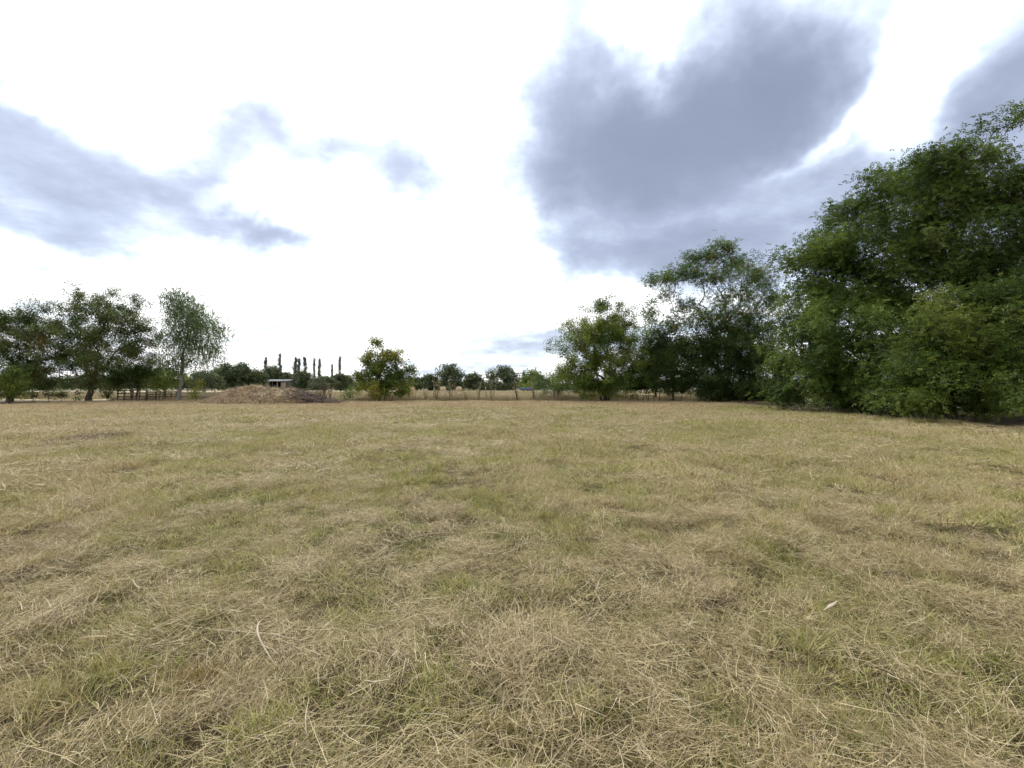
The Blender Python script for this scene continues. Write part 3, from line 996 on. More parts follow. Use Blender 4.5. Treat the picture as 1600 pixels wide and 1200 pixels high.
tree('ash_tree', 'tree at the picture edge whose thin leafy branch tips hang in against the sky', 'tree',
     (24.5, 17.2, 0), (23.8, 17.0, 8.0), lobes_px([
         (1570, 184, 44, 12, 0, 34), (1606, 172, 24, 12, 0, 20), (1735, 205, 50, 56, 0, 220), (1760, 260, 90, 90, 0, 420), (1850, 330, 90, 110, 0, 400), (1790, 430, 90, 80, 0, 340), (1690, 330, 50, 60, 1, 150),
         (1622, 620, 30, 26, 0, 60), (1680, 600, 50, 50, 0, 120)], 17.0),
     lambda C, O, t: compound_leaves(C, O, 4, 3, 0.26, 0.10, 0.042, t, 0.16), M['walnut2'], M['bark'], 0.30, shell=2.2, gap=0.3, spikes=0.05, seed=14)

# --- trees along the far edge, one side
_, C, O, b = tree('locust_tree', 'tall airy locust tree with flat leaf layers and hanging brown pods', 'tree',
     pt(1128, 626, 50), pt(1112, 500, 50), lobes_px([
         (1032, 438, 30, 7, 0, 80), (1072, 426, 34, 9, 0, 100), (1095, 402, 36, 10, 1, 120), (1130, 384, 22, 14, 0, 70), (1150, 410, 34, 16, 1, 110), (1185, 432, 32, 18, 0, 110),
         (1120, 432, 48, 14, -1, 120), (1075, 478, 24, 11, 0, 50), (1150, 460, 52, 20, 0, 160), (1200, 470, 30, 26, 0, 110), (1045, 462, 20, 12, 0, 30),
         (1130, 505, 50, 20, 0, 150), (1180, 520, 48, 32, 0, 170), (1020, 482, 14, 14, 0, 20), (1105, 492, 56, 16, 0, 120), (1062, 505, 30, 14, 0, 60), (1165, 490, 44, 16, 0, 90)], 50),
     lambda C, O, t: compound_leaves(C, O, 7, 3, 0.42, 0.15, 0.065, t, 0.30, 0.25), M['locust'], M['bark'], 0.17, r_tip=0.009,
     shell=1.8, gap=0.65, gfreq=0.4, spikes=0.12, seed=17, alpha=0.22)
sel = rng.random(len(C)) < 0.30 * np.clip(0.7 + wave3(C, 0.12, 5), 0, 1.6)
Vp, Fp, Tp = simple_leaves(C[sel] - np.array((0, 0, 0.25)), O[sel], 5, 0.34, 0.26, 0.085, rng.random(sel.sum()), droop=2.2)
link('seed_pods', make_mesh('seed_pods', Vp - b, [Fp], {'tint': Tp}, M['pod']), bpy.data.objects['locust_tree'])

elm_leaf = lambda C, O, t: simple_leaves(C, O, 54, 0.52, 0.145, 0.10, t)
tree('elm_tree', 'bright green many stemmed tree at the gap in the far edge', 'tree',
     pt(946, 627, 50), pt(946, 585, 50), lobes_px([
         (905, 525, 40, 36, 0, 190), (940, 505, 34, 36, 0, 190), (950, 472, 22, 16, 0, 44), (975, 525, 40, 44, 0, 260), (935, 560, 54, 40, -1, 320), (985, 575, 40, 40, 0, 260),
         (898, 585, 34, 28, 0, 160), (945, 600, 52, 20, -1, 220), (878, 548, 12, 14, 0, 12), (882, 513, 14, 10, 0, 14)], 50),
     elm_leaf, M['elm'], M['bark'], 0.20, shell=1.9, gap=0.35, gfreq=0.32, spikes=0.16, seed=21, zmin=0.5, clump=(5, 0.85, 0.9),
     extra_stems=[(-0.3, 0, pt(915, 560, 50), 0.09), (0.35, 0.1, pt(965, 560, 50), 0.10), (-0.5, 0.2, pt(930, 540, 50), 0.08)])
tree('poplar_sapling', 'thin pale leaved young tree standing behind the bright green elm', 'tree',
     pt(1025, 624, 53), pt(1020, 560, 53), lobes_px([(1015, 482, 14, 24, 0, 30), (1030, 515, 28, 26, 0, 110), (1018, 548, 30, 34, 0, 170), (1045, 545, 28, 34, 0, 150)], 51.5),
     lambda C, O, t: simple_leaves(C, O, 16, 0.5, 0.19, 0.15, t), M['willow'], M['bark'], 0.12, shell=2.0, gap=0.4, spikes=0.08, seed=23)
tree('hawthorn_tree', 'dark dense thorn tree filling the hedge beneath the airy pod tree', 'tree',
     pt(1165, 628, 49), pt(1162, 590, 49), lobes_px([
         (1110, 545, 38, 42, 0, 280), (1150, 560, 48, 46, -1, 380), (1195, 555, 40, 56, 0, 260), (1120, 598, 42, 24, -1, 190), (1175, 604, 46, 22, -1, 200), (1080, 560, 28, 40, 0, 130), (1215, 600, 30, 24, 0, 110), (1150, 520, 46, 24, 0, 130), (1120, 615, 44, 12, -0.5, 120), (1180, 618, 44, 10, -0.5, 110)], 49),
     lambda C, O, t: simple_leaves(C, O, 52, 0.58, 0.17, 0.10, t), M['thorn'], M['greybark'], 0.16, shell=1.8, gap=0.25, gfreq=0.3, zmin=0.12, seed=25,
     extra_stems=[(-1.2, 0.1, pt(1140, 590, 49), 0.07), (0.8, 0, pt(1185, 590, 49), 0.07), (1.5, 0.2, pt(1200, 595, 49), 0.05)])
tree('hawthorn_tree', 'lower thorn tree over the low wooden bench in the hedge', 'tree',
     pt(1052, 627, 50), pt(1050, 598, 50), lobes_px([
         (1015, 575, 34, 32, 0, 230), (1050, 575, 34, 38, 0, 260), (1075, 595, 30, 20, 0, 110), (1000, 600, 26, 14, 0, 60), (1040, 601, 38, 14, 0, 100), (1030, 545, 30, 24, 1, 100), (1070, 540, 24, 26, 0, 80)], 50),
     lambda C, O, t: simple_leaves(C, O, 50, 0.58, 0.17, 0.10, t), M['thorn'], M['bark'], 0.12, shell=1.8, gap=0.2, gfreq=0.3, seed=27, zmin=0.75,
     extra_stems=[(-1.4, 0.2, pt(1032, 600, 50), 0.05), (-2.6, 0.2, pt(1015, 600, 50), 0.05), (0.9, 0, pt(1066, 600, 50), 0.05)])
tree('hedge_bush', 'olive green feathery bush at the far edge touching the bright green elm', 'bush',
     pt(872, 625, 54), pt(872, 607, 54), lobes_px([(850, 596, 22, 15, 0, 60), (876, 590, 22, 20, 0, 80), (895, 600, 22, 17, 0, 60), (862, 612, 24, 8, 0, 30)], 54),
     lambda C, O, t: simple_leaves(C, O, 26, 0.45, 0.17, 0.09, t), M['willow'], M['bark'], 0.06, shell=2.2, gap=0.2, seed=29)
for k, (px, w, h_, lab) in enumerate([
        (1222, 26, 24, 'small leafy bush under the hedge beside the grey thorn stems'),
        (1250, 18, 16, 'small leafy bush between the thorn hedge and large walnut')]):
    tree('hedge_bush', lab, 'bush', pt(px, 629, 46), pt(px, 615, 46), lobes_px([(px, 618, w, h_ * 0.6, 0, 60), (px - w * 0.5, 623, w * 0.6, h_ * 0.35, 0, 26)], 46),
         lambda C, O, t: simple_leaves(C, O, 16, 0.35, 0.16, 0.10, t), M['fresh'], M['bark'], 0.04, shell=2.0, zmin=0.1, seed=31 + k)

# --- left hand trees
plum_leaf = lambda C, O, t: simple_leaves(C, O, 58, 0.54, 0.13, 0.088, t)
tree('plum_tree', 'broad dark tree with leaning trunk and rusty tinged leaves by the rail fence', 'tree',
     pt(138, 626, 50), pt(147, 585, 50), lobes_px([
         (125, 482, 48, 26, 0, 130), (165, 490, 48, 28, 0, 150), (205, 500, 40, 28, 0, 120), (90, 510, 42, 30, 0, 130), (150, 530, 72, 34, -1, 380), (220, 535, 36, 34, 0, 150),
         (100, 560, 52, 32, -1, 230), (170, 570, 60, 30, -1, 250), (235, 565, 24, 20, 0, 60), (150, 598, 46, 12, 0, 90), (195, 592, 40, 13, 0, 80), (75, 598, 36, 14, 0, 80), (122, 455, 20, 12, 0, 22), (165, 462, 24, 12, 0, 24), (210, 470, 24, 14, 0, 24)], 50),
     plum_leaf, M['plum'], M['bark'], 0.27, shell=1.9, gap=0.35, gfreq=0.32, spikes=0.12, seed=41, zmin=1.0, clump=(4, 0.85, 0.9))
tree('plum_tree', 'dark tree cut by the picture edge next to the broad rusty one', 'tree',
     pt(15, 628, 48), pt(18, 585, 48), lobes_px([
         (45, 490, 26, 18, 0, 50), (10, 500, 40, 26, 0, 110), (50, 530, 42, 36, 0, 190), (0, 545, 55, 42, 0, 240), (55, 575, 40, 30, 0, 150), (-50, 520, 50, 50, 0, 200), (20, 590, 55, 20, 0, 130)], 48),
     plum_leaf, M['plum'], M['bark'], 0.26, shell=1.9, gap=0.3, gfreq=0.32, spikes=0.10, seed=43, zmin=0.9, clump=(4, 0.85, 0.9))
tree('hedge_bush', 'dense green bush in the corner under the dark trees', 'bush',
     pt(14, 632, 43), pt(14, 615, 43), lobes_px([(0, 592, 36, 28, 0, 150), (24, 608, 22, 18, 0, 80), (-30, 600, 40, 30, 0, 100)], 43),
     lambda C, O, t: simple_leaves(C, O, 24, 0.45, 0.17, 0.10, t), M['fresh'], M['bark'], 0.08, shell=2.4, zmin=0.1, seed=45)
for k, (px, w, h_, lab) in enumerate([
        (52, 9, 12, 'small scrubby bush nearest the dense corner bush'),
        (76, 11, 12, 'second scrubby bush along the dark strip under the trees'),
        (96, 10, 10, 'third scrubby bush along the dark strip under the trees'),
        (119, 9, 16, 'scrubby bush touching the leaning dark trunk'),
        (167, 9, 14, 'small dark bush between leaning trunk and wooden hurdle')]):
    tree('scrub_bush', lab, 'bush', pt(px, 626.5, 50), pt(px, 618, 50), lobes_px([(px, 616, w, h_ * 0.62, 0, 34)], 50),
         lambda C, O, t: simple_leaves(C, O, 14, 0.32, 0.15, 0.09, t), M['plum'], M['bark'], 0.03, shell=1.8, zmin=0.1, seed=47 + k, group='scrub bushes under the trees')


def drooping(C, O, t):
    """Hanging strings of narrow leaves."""
    n, k = 7, 7
    c = np.repeat(C, n, 0) + rng.normal(0, 0.42, (len(C) * n, 3)); tt = np.repeat(t, n)
    sway = rng.normal(0, 0.32, (len(c), 3))
    V, Fs, T, off = [], [], [], 0
    ln = rng.uniform(0.2, 0.95, len(c))
    for j in range(k):
        f = j / k
        p = c + sway * f + np.array([0.10 * f, 0, -1.0]) * (ln * f)[:, None]
        D = rng.normal(0, 0.55, p.shape) + np.array([0, 0, -0.8])
        v, fc, ti = leaf_faces(p, D, rng.normal(0, 1, p.shape), np.full(len(p), 0.17), np.full(len(p), 0.062), np.clip(tt + rng.normal(0, 0.15, len(p)), 0, 1))
        V.append(v); Fs.append(fc + off); T.append(ti); off += len(v)
    return np.concatenate(V), np.concatenate(Fs), np.concatenate(T)


tree('birch_tree', 'tall grey green weeping birch with drooping right side beside the hay heap', 'tree',
     pt(279, 626, 50), pt(287, 545, 50), lobes_px([
         (275, 462, 20, 14, 0, 42), (288, 478, 32, 20, 0, 100), (300, 500, 40, 24, 0, 150), (312, 525, 38, 26, 0, 130), (275, 525, 24, 30, 0, 80), (345, 515, 13, 16, 0, 18), (330, 550, 24, 20, 0, 52), (290, 560, 36, 22, 0, 75), (262, 565, 14, 20, 0, 22)], 50),
     drooping, M['willow'], M['greybark'], 0.17, shell=2.0, gap=0.4, gfreq=0.5, seed=53)
tree('young_tree', 'small tree with thin bent trunk behind the dark hurdle', 'tree',
     pt(213, 626, 51), pt(217, 598, 51), lobes_px([(222, 582, 26, 12, 0, 60), (200, 575, 20, 12, 0, 40), (240, 585, 18, 9, 0, 26)], 51),
     plum_leaf, M['elm'], M['bark'], 0.10, shell=2.0, seed=57, zmin=1.8)
tree('hedge_bush', 'round bush with red brown stems growing through the rail fence', 'bush',
     pt(249, 626, 49.6), pt(250, 614, 49.6), lobes_px([(250, 602, 20, 14, 0, 60), (240, 594, 14, 9, 0, 24), (262, 597, 14, 9, 0, 24)], 49.6),
     lambda C, O, t: simple_leaves(C, O, 18, 0.4, 0.16, 0.09, t), M['fresh'], M['bark'], 0.04, shell=2.0, zmin=0.2, seed=59,
     extra_stems=[(-0.3, 0, pt(244, 606, 49.6), 0.025), (0.3, 0, pt(257, 606, 49.6), 0.025)])
tree('hedge_bush', 'slender yellow green bush between birch trunk and hay heap', 'bush',
     pt(307, 626, 49), pt(308, 610, 49), lobes_px([(308, 606, 10, 18, 0, 34), (312, 596, 8, 8, 0, 12), (300, 617, 10, 8, 0, 14)], 49),
     lambda C, O, t: simple_leaves(C, O, 16, 0.35, 0.15, 0.08, t), M['yellow'], M['bark'], 0.03, shell=1.8, zmin=0.1, seed=61)

# --- middle shrub
tree('yellow_shrub', 'tall yellowing shrub standing alone at the middle of the far edge', 'shrub',
     pt(592, 626, 50), pt(595, 605, 50), lobes_px([
         (587, 533, 14, 10, 0, 16), (600, 555, 26, 18, 0, 60), (575, 562, 18, 16, 0, 34), (620, 560, 20, 14, 0, 28), (590, 582, 34, 20, 0, 120), (625, 585, 26, 18, 0, 80),
         (565, 590, 18, 16, 0, 40), (600, 606, 44, 16, -0.5, 130), (642, 575, 10, 9, 0, 8), (630, 608, 16, 12, 0, 30)], 50),
     lambda C, O, t: simple_leaves(C, O, 40, 0.5, 0.17, 0.125, t), M['yellow'], M['bark'], 0.09, shell=1.8, gap=0.45, gfreq=0.5, spikes=0.12, seed=63, zmin=0.2,
     extra_stems=[(-0.5, 0, pt(575, 575, 50), 0.05), (0.5, 0, pt(615, 575, 50), 0.05), (0.1, 0.3, pt(590, 550, 50), 0.05), (1.2, 0, pt(628, 600, 50), 0.03), (1.8, 0.1, pt(640, 603, 50), 0.025)])
tree('hedge_bush', 'low olive bush crowding the foot of the yellowing shrub', 'bush',
     pt(546, 626, 50), pt(547, 616, 50), lobes_px([(545, 616, 14, 9, 0, 30), (556, 608, 10, 12, 0, 20)], 50),
     lambda C, O, t: simple_leaves(C, O, 16, 0.35, 0.16, 0.09, t), M['elm'], M['bark'], 0.03, shell=1.8, zmin=0.1, seed=65)

# --- far tree line
far_leaf = lambda C, O, t: simple_leaves(C, O, 12, 1.0, 0.62, 0.46, t)
fl = [
    ('low green tree behind the rail fence', 205, 590, 30, 15, 110, 'far', 'elm'),
    ('bright green hedge tree behind the birch trunk', 258, 590, 34, 15, 115, 'elm', 'elm'),
    ('dark hedge tree between birch and the far grove', 318, 592, 30, 13, 120, 'far', 'elm'),
    ('pale trunked round tree over the hay heap, left one', 352, 584, 22, 17, 130, 'far', 'elm'),
    ('pale trunked round tree over the hay heap, right one', 378, 584, 24, 18, 132, 'far', 'elm'),
    ('low round tree touching the farm shed', 402, 590, 18, 12, 135, 'far', 'elm'),
    ('dark tree below the first two poplars', 424, 586, 18, 14, 170, 'far', 'elm'),
    ('dark tree behind the shed roof', 448, 592, 14, 9, 175, 'far', 'elm'),
    ('dark round tree below the twin poplars', 473, 592, 18, 13, 165, 'far', 'elm'),
    ('low hedge tree left of the thin poplar', 506, 597, 22, 8, 160, 'far', 'elm'),
    ('dark rounded tree beside the yellowing shrub', 532, 594, 20, 10, 165, 'far', 'elm'),
    ('low dark tree peeping past the yellowing shrub', 652, 600, 13, 9, 180, 'far', 'elm'),
    ('small dark tree at the foot of the tallest far oak', 672, 596, 13, 11, 178, 'far', 'elm'),
    ('tallest far oak with paler leafy top', 703, 587, 26, 20, 175, 'far', 'elm'),
    ('low tree filling the gap between the two far oaks', 740, 595, 16, 12, 178, 'far', 'elm'),
    ('broad dark far oak', 786, 589, 31, 18, 172, 'far', 'elm'),
    ('far tree showing beside the feathery olive bush', 832, 593, 22, 16, 150, 'elm', 'elm'),
]
for k, (lab, px, py, hx, hy, D, mt, _) in enumerate(fl):
    s = D / F
    lob = lobes_px([(px, py + hy * 0.25, hx * 0.95, hy * 0.8, 0, 150), (px - hx * 0.35, py - hy * 0.2, hx * 0.55, hy * 0.7, 1, 70), (px + hx * 0.35, py - hy * 0.1, hx * 0.55, hy * 0.65, -1, 70),
                    (px + hx * 0.05, py - hy * 0.55, hx * 0.42, hy * 0.5, 0, 45), (px, 601, hx * 1.0, 5.5, -1, 90)], D)
    zm = 0.3
    lf = (lambda C, O, t, q=D / 175: simple_leaves(C, O, 12, 1.0 * q, 0.62 * q, 0.46 * q, t))
    tree('far_tree', lab, 'tree', (pt(px, 604, D)[0], D, 0), pt(px, min(602, py + hy * 0.6), D), lob, lf, M[mt], M['greybark'], 0.28, r_tip=0.03, step=2.0, shell=2.4, gap=0.1, gfreq=0.15, spikes=0.08, zmin=zm, seed=100 + k, group='trees of the far tree line')
for k, (px, top, w, D, lab) in enumerate([
        (415, 559, 5.0, 200, 'narrow dark poplar, first from the birch'), (437, 554, 5.0, 200, 'narrow dark poplar directly behind the shed'),
        (461, 559, 6.0, 190, 'wider poplar of the close pair'), (467, 560, 3.5, 195, 'slim poplar of the close pair'),
        (476, 557, 5.0, 195, 'poplar with bare lower trunk right of the close pair'), (491, 560, 1.8, 205, 'thinnest bare poplar of the row'),
        (499, 561, 3.6, 200, 'small dense poplar right of the thinnest one'), (519, 570, 2.0, 215, 'faint short poplar near the yellowing shrub'),
        (531, 557, 3.4, 200, 'sparse poplar closest to the yellowing shrub')]):
    h_ = 600 - top
    lob = lobes_px([(px + rng.normal(0, w * 0.08), top + h_ * (0.07 + 0.145 * j), w * (0.24, 0.42, 0.56, 0.6, 0.6, 0.55)[j] * rng.uniform(0.8, 1.15), h_ * 0.12, 0, 22 + 5 * w) for j in range(6)], D)
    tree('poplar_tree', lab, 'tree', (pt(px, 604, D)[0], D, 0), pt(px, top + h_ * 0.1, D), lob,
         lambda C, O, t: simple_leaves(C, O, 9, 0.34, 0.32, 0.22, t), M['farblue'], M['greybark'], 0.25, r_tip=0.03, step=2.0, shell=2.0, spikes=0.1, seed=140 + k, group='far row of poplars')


# ------------------------------------------------------------------ far wood closing the horizon
def far_wood():
    xs = []
    for _ in range(420):
        D = rng.uniform(330, 420); px = rng.uniform(-250, 1900)
        xs.append(pt(px, 604, D) * np.array((1, 1, 0)))
    C = np.array(xs); h = rng.uniform(4.0, 8.0, len(C)) * (0.8 + 0.3 * wave(C[:, 0], C[:, 1] * 0, 0.01, 3))
    n = 46
    c = np.repeat(C, n, 0); hh = np.repeat(h, n)
    u = norm(rng.normal(0, 1, c.shape)) * (rng.random(len(c)) ** 0.4)[:, None]
    P_ = c + u * np.stack([hh * 1.1, hh, hh * 0.5], -1) + np.stack([hh * 0, hh * 0, hh * 0.52], -1)
    P_[:, 2] = np.maximum(P_[:, 2], 0.2)
    D_ = rng.normal(0, 1, c.shape); N_ = rng.normal(0, 0.5, c.shape) + np.array((0, -0.2, 1))
    V, Fc, T = leaf_faces(P_, D_, N_, np.full(len(c), 2.0), np.full(len(c), 1.6), np.clip(rng.normal(0.5, 0.2, len(c)), 0, 1))
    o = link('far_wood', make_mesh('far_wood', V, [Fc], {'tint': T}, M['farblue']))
    tag(o, 'low distant wood closing the horizon behind the meadow', kind='stuff')


far_wood()


def far_hedge():
    """Unbroken low hedge between the far trees."""
    n = 5200
    px = rng.uniform(-120, 1000, n); D = rng.uniform(182, 196, n)
    top = 3.2 + 1.6 * wave(px, px * 0, 0.013, 91) + 0.9 * wave(px, px * 0, 0.05, 92)
    top = np.clip(top + np.where(px < 420, 2.2, 0), 1.6, 8)
    P_ = np.stack([(px - 800) / F * D, D, np.abs(rng.random(n)) ** 0.7 * top], -1)
    k = 9
    P_ = np.repeat(P_, k, 0) + rng.normal(0, 0.55, (n * k, 3)); P_[:, 2] = np.maximum(P_[:, 2], 0.15)
    V, Fc, T = leaf_faces(P_, rng.normal(0, 1, P_.shape), rng.normal(0, 0.5, P_.shape) + np.array((0, 0, 1)), np.full(len(P_), 0.65), np.full(len(P_), 0.5),
                          np.clip(0.5 + 0.25 * wave(P_[:, 0], P_[:, 1] * 0, 0.05, 93) + rng.normal(0, 0.15, len(P_)), 0, 1))
    tag(link('far_hedge', make_mesh('far_hedge', V, [Fc], {'tint': T}, M['far'])), 'unbroken low green hedge closing the far side of the meadow', kind='stuff')


far_hedge()


# ------------------------------------------------------------------ hay heap with branches
def heap():
    cx, cy_ = pt(402, 604, 44)[0], 44.3
    root = empty('hay_heap', (cx, cy_, 0), 'long mound of raked brown hay in front of the birch and shed', 'heap')
    nx_, ny_ = 110, 60
    u = np.linspace(-1, 1, nx_); v = np.linspace(-1, 1, ny_)
    U, W = np.meshgrid(u, v, indexing='ij')
    lx, ly = 5.3, 2.9
    Xh, Yh = U * lx, W * ly

    def hz(Xh, Yh):
        e = np.sqrt((Xh / lx) ** 2 + (Yh / ly) ** 2)
        prof = np.clip(1 - e ** 2.1, 0, 1) ** 0.72
        top = 1.42 + 0.30 * np.exp(-((Xh - 3.4) / 1.0) ** 2) + 0.12 * np.exp(-((Xh + 1.5) / 1.5) ** 2) - 0.25 * np.exp(-((Xh + 5) / 1.2) ** 2)
        return prof * top * (1 + 0.10 * wave(Xh, Yh, 0.35, 61)) + prof * (0.22 * wave(Xh, Yh, 0.55, 62) + 0.10 * wave(Xh, Yh, 1.5, 63)) - 0.04
    Zh = hz(Xh, Yh)
    V = np.stack([Xh, Yh, Zh], -1).reshape(-1, 3)
    I_ = (np.arange(nx_ - 1)[:, None] * ny_ + np.arange(ny_ - 1)[None]).ravel()
    me = make_mesh('mound', V, [np.stack([I_, I_ + ny_, I_ + ny_ + 1, I_ + 1], -1)], {'hue': rng.random(len(V))}, M['heaphay'], True)
    link('mound', me, root)
    n = 16000
    a = rng.uniform(-1, 1, (n * 2, 2)); a = a[(a ** 2).sum(1) < 1.02][:n]
    V, Fs, ti, hu = blades(len(a), 0.01, 0.20, 0.65, 0.024, 0.7, 1.7, 0.5, seg=2)
    nv = len(V) // len(a)
    x_, y_ = a[:, 0] * lx * 1.03, a[:, 1] * ly * 1.05
    off = np.stack([x_, y_, np.maximum(hz(x_, y_), 0) + 0.015], -1)
    clump = np.clip(0.5 + 0.35 * wave(x_, y_, 0.5, 64) + rng.normal(0, 0.2, len(a)), 0, 1)
    V = V + np.repeat(off, nv, 0)
    o = link('hay_cover', make_mesh('hay_cover', V, Fs, {'hue': np.repeat(clump, nv), 'tint': ti}, M['heaphay']), root)
    o['kind'] = 'stuff'
    # dead sticks poking out of the mound
    for (px_, py_) in [(385, 623), (395, 622), (345, 627)]:
        p = pt(px_, py_, 42.0) - np.array((cx, cy_, 0))
        mb = MB()
        for _ in range(3):
            d = np.array((rng.uniform(-1, 1), rng.uniform(-0.6, 0.1), rng.uniform(0.0, 0.5)))
            mb.tube([p, p + d * 0.4 + (0, 0, 0.03), p + d * 0.85], [0.03, 0.024, 0.012], 5, t=0.95)
        mb.build('stick', M['stick'], root)
    # branch pile at the end of the mound
    bx = pt(490, 604, 42.3)[0]
    r2 = empty('branch_pile', (bx, 42.3, 0), 'tangle of dark dead branches at the end of the hay heap', 'branches')
    for g in range(5):
        mb = MB()
        for _ in range(70):
            f = rng.random()
            x0 = rng.normal(-1.6 + 3.6 * f, 0.55); y0 = rng.normal(0, 0.7)
            ztop = np.clip(1.7 - 0.42 * (x0 + 2.2), 0.25, 1.6)
            z0 = rng.random() ** 0.7 * ztop + 0.03
            az = rng.normal(-0.2, 0.7) + (math.pi if rng.random() < 0.3 else 0); ln = rng.uniform(0.5, 1.9)
            el = rng.normal(-0.18, 0.3)
            d = np.array((math.cos(az) * math.cos(el), math.sin(az) * math.cos(el), math.sin(el)))
            p0 = np.array((x0, y0, z0)) - d * ln / 2
            P_ = np.array([p0, p0 + d * ln * 0.5 + rng.normal(0, 0.07, 3), p0 + d * ln])
            P_[:, 2] = np.maximum(P_[:, 2], 0.03)
            r = rng.uniform(0.012, 0.034)
            mb.tube(P_, [r, r * 0.8, r * 0.4], 4)
        o = mb.build('branches', M['stick'], r2)
        o['kind'] = 'stuff'
    # thin upright brush standing at the back of the pile
    mb = MB()
    for _ in range(60):
        x0 = rng.normal(0.4, 0.28)
        z = rng.uniform(1.2, 2.5)
        mb.tube([(x0, 0.9, 0), (x0 + rng.normal(0, 0.15), 0.9 + rng.normal(0, 0.1), z * 0.6), (x0 + rng.normal(0, 0.32), 0.9, z)], [0.014, 0.010, 0.004], 3, t=0.8)
    o = mb.build('upright_brush', M['heaphay'], r2); o['kind'] = 'stuff'


heap()

# raked streak of dark dry twigs on the grass
def twig_streak(p0, p1, n, width, label, hmax=0.12):
    p0, p1 = np.array(p0), np.array(p1)
    c = (p0 + p1) / 2
    root = empty('twig_streak', (c[0], c[1], 0), label, 'twigs')
    t = np.clip(rng.normal(0.55, 0.27, n), 0, 1)
    V, Fs, ti, hu = blades(n, 0.01, 0.10, 0.45, 0.010, 0.9, 1.62, 0.5, seg=2, z0=(0.01, hmax))
    nv = len(V) // n
    off = p0 + (p1 - p0) * t[:, None] - c + np.stack([rng.normal(0, width, n) * rng.choice([0.4, 1, 1.9], n), rng.normal(0, width, n) * rng.choice([0.4, 1, 1.9], n) + 0.5 * width * np.sin(t * 23), np.zeros(n)], -1)
    off[:, 2] = gh(off[:, 0] + c[0], off[:, 1] + c[1])
    o = link('twigs', make_mesh('twigs', V + np.repeat(off, nv, 0), Fs, {'hue': hu * 0.33, 'tint': ti}, M['heaphay']), root)
    o['kind'] = 'stuff'


twig_streak(at(78, 697), at(205, 682), 3200, 0.26, 'dark raked streak of dry twigs lying on the grass before the leaning trunk')
twig_streak(at(130, 648), at(230, 641), 900, 0.6, 'faint brown streak of raked litter nearer the rail fence', 0.08)

# ------------------------------------------------------------------ fences
def hurdle(px0, px1, ytop, D, rails, mat, label, tilt=0.0, mid=True, name='fence_hurdle'):
    a, b_ = pt(px0, 604, D)[0], pt(px1, 604, D)[0]
    h = CAM_H + (HY - ytop) / F * D
    root = empty(name, (a, D, 0), label, 'fence')
    w = b_ - a
    posts = [0, w] + ([w / 2] if mid else [])
    for x_ in posts:
        mb = MB(); mb.box((x_ + tilt * h / 2, 0, h / 2), (0.10, 0.09, h), ry=tilt, jitter=0.006); mb.build('post', mat, root)
    for k in range(rails):
        z = 0.2 + (h - 0.28) * k / (rails - 1)
        mb = MB(); mb.box((w / 2 + tilt * z, -0.07, z + rng.normal(0, 0.012)), (w + 0.12, 0.035, 0.085), ry=rng.normal(0, 0.012), jitter=0.005); mb.build('rail', mat, root)


hurdle(184, 205, 609.0, 50.4, 4, M['wood'], 'dark wooden hurdle with four rails next to the leaning trunk')
hurdle(206.5, 227.5, 608.0, 50.2, 4, M['wood'], 'darkest leaning wooden hurdle in front of the thin bent trunk', 0.10)
hurdle(230, 257, 611, 50.6, 4, M['wood'], 'rail fence section with the round bush growing through it')
hurdle(259, 276, 611, 50.6, 4, M['wood'], 'short rail fence section just before the birch trunk')
hurdle(283, 304, 608, 50.8, 4, M['palewood'], 'weathered pale rail section just past the birch trunk')
hurdle(306, 336, 608, 51.0, 4, M['palewood'], 'weathered pale rail section running behind the hay heap')

for k, (px, ytop, D, r, lab) in enumerate([
        (640, 609, 52.5, 0.045, 'thin fence stake close against the yellowing shrub'), (649, 608, 52.5, 0.045, 'second thin stake past the yellowing shrub'),
        (678, 607, 52.3, 0.075, 'stout wooden fence post in front of the tallest far oak'), (697, 608, 52.6, 0.055, 'dark stake right of the stout post before the far oak'),
        (705, 608, 52.6, 0.05, 'thin stake below the right edge of the tallest far oak'), (759, 606, 52.3, 0.075, 'upright fence post in front of the broad far oak'),
        (809, 609, 52.0, 0.05, 'stake under the spreading dry weed'), (835, 609, 52.8, 0.05, 'stake just left of the feathery olive bush'),
        (866, 609, 52.0, 0.08, 'thick dark post under the feathery olive bush')]):
    h = CAM_H + (HY - ytop) / F * D + 0.1
    b_ = pt(px, 604, D)
    mb = MB(); mb.tube([(0, 0, -0.1), (rng.normal(0, 0.02), 0, h * 0.5), (rng.normal(0, 0.04), 0, h)], [r, r * 0.95, r * 0.85], 7)
    o = mb.build('fence_post', M['wood'] if r > 0.078 else M['palewood'], None, False, (b_[0], D, 0))
    tag(o, lab, 'post', 'posts of the far fence')

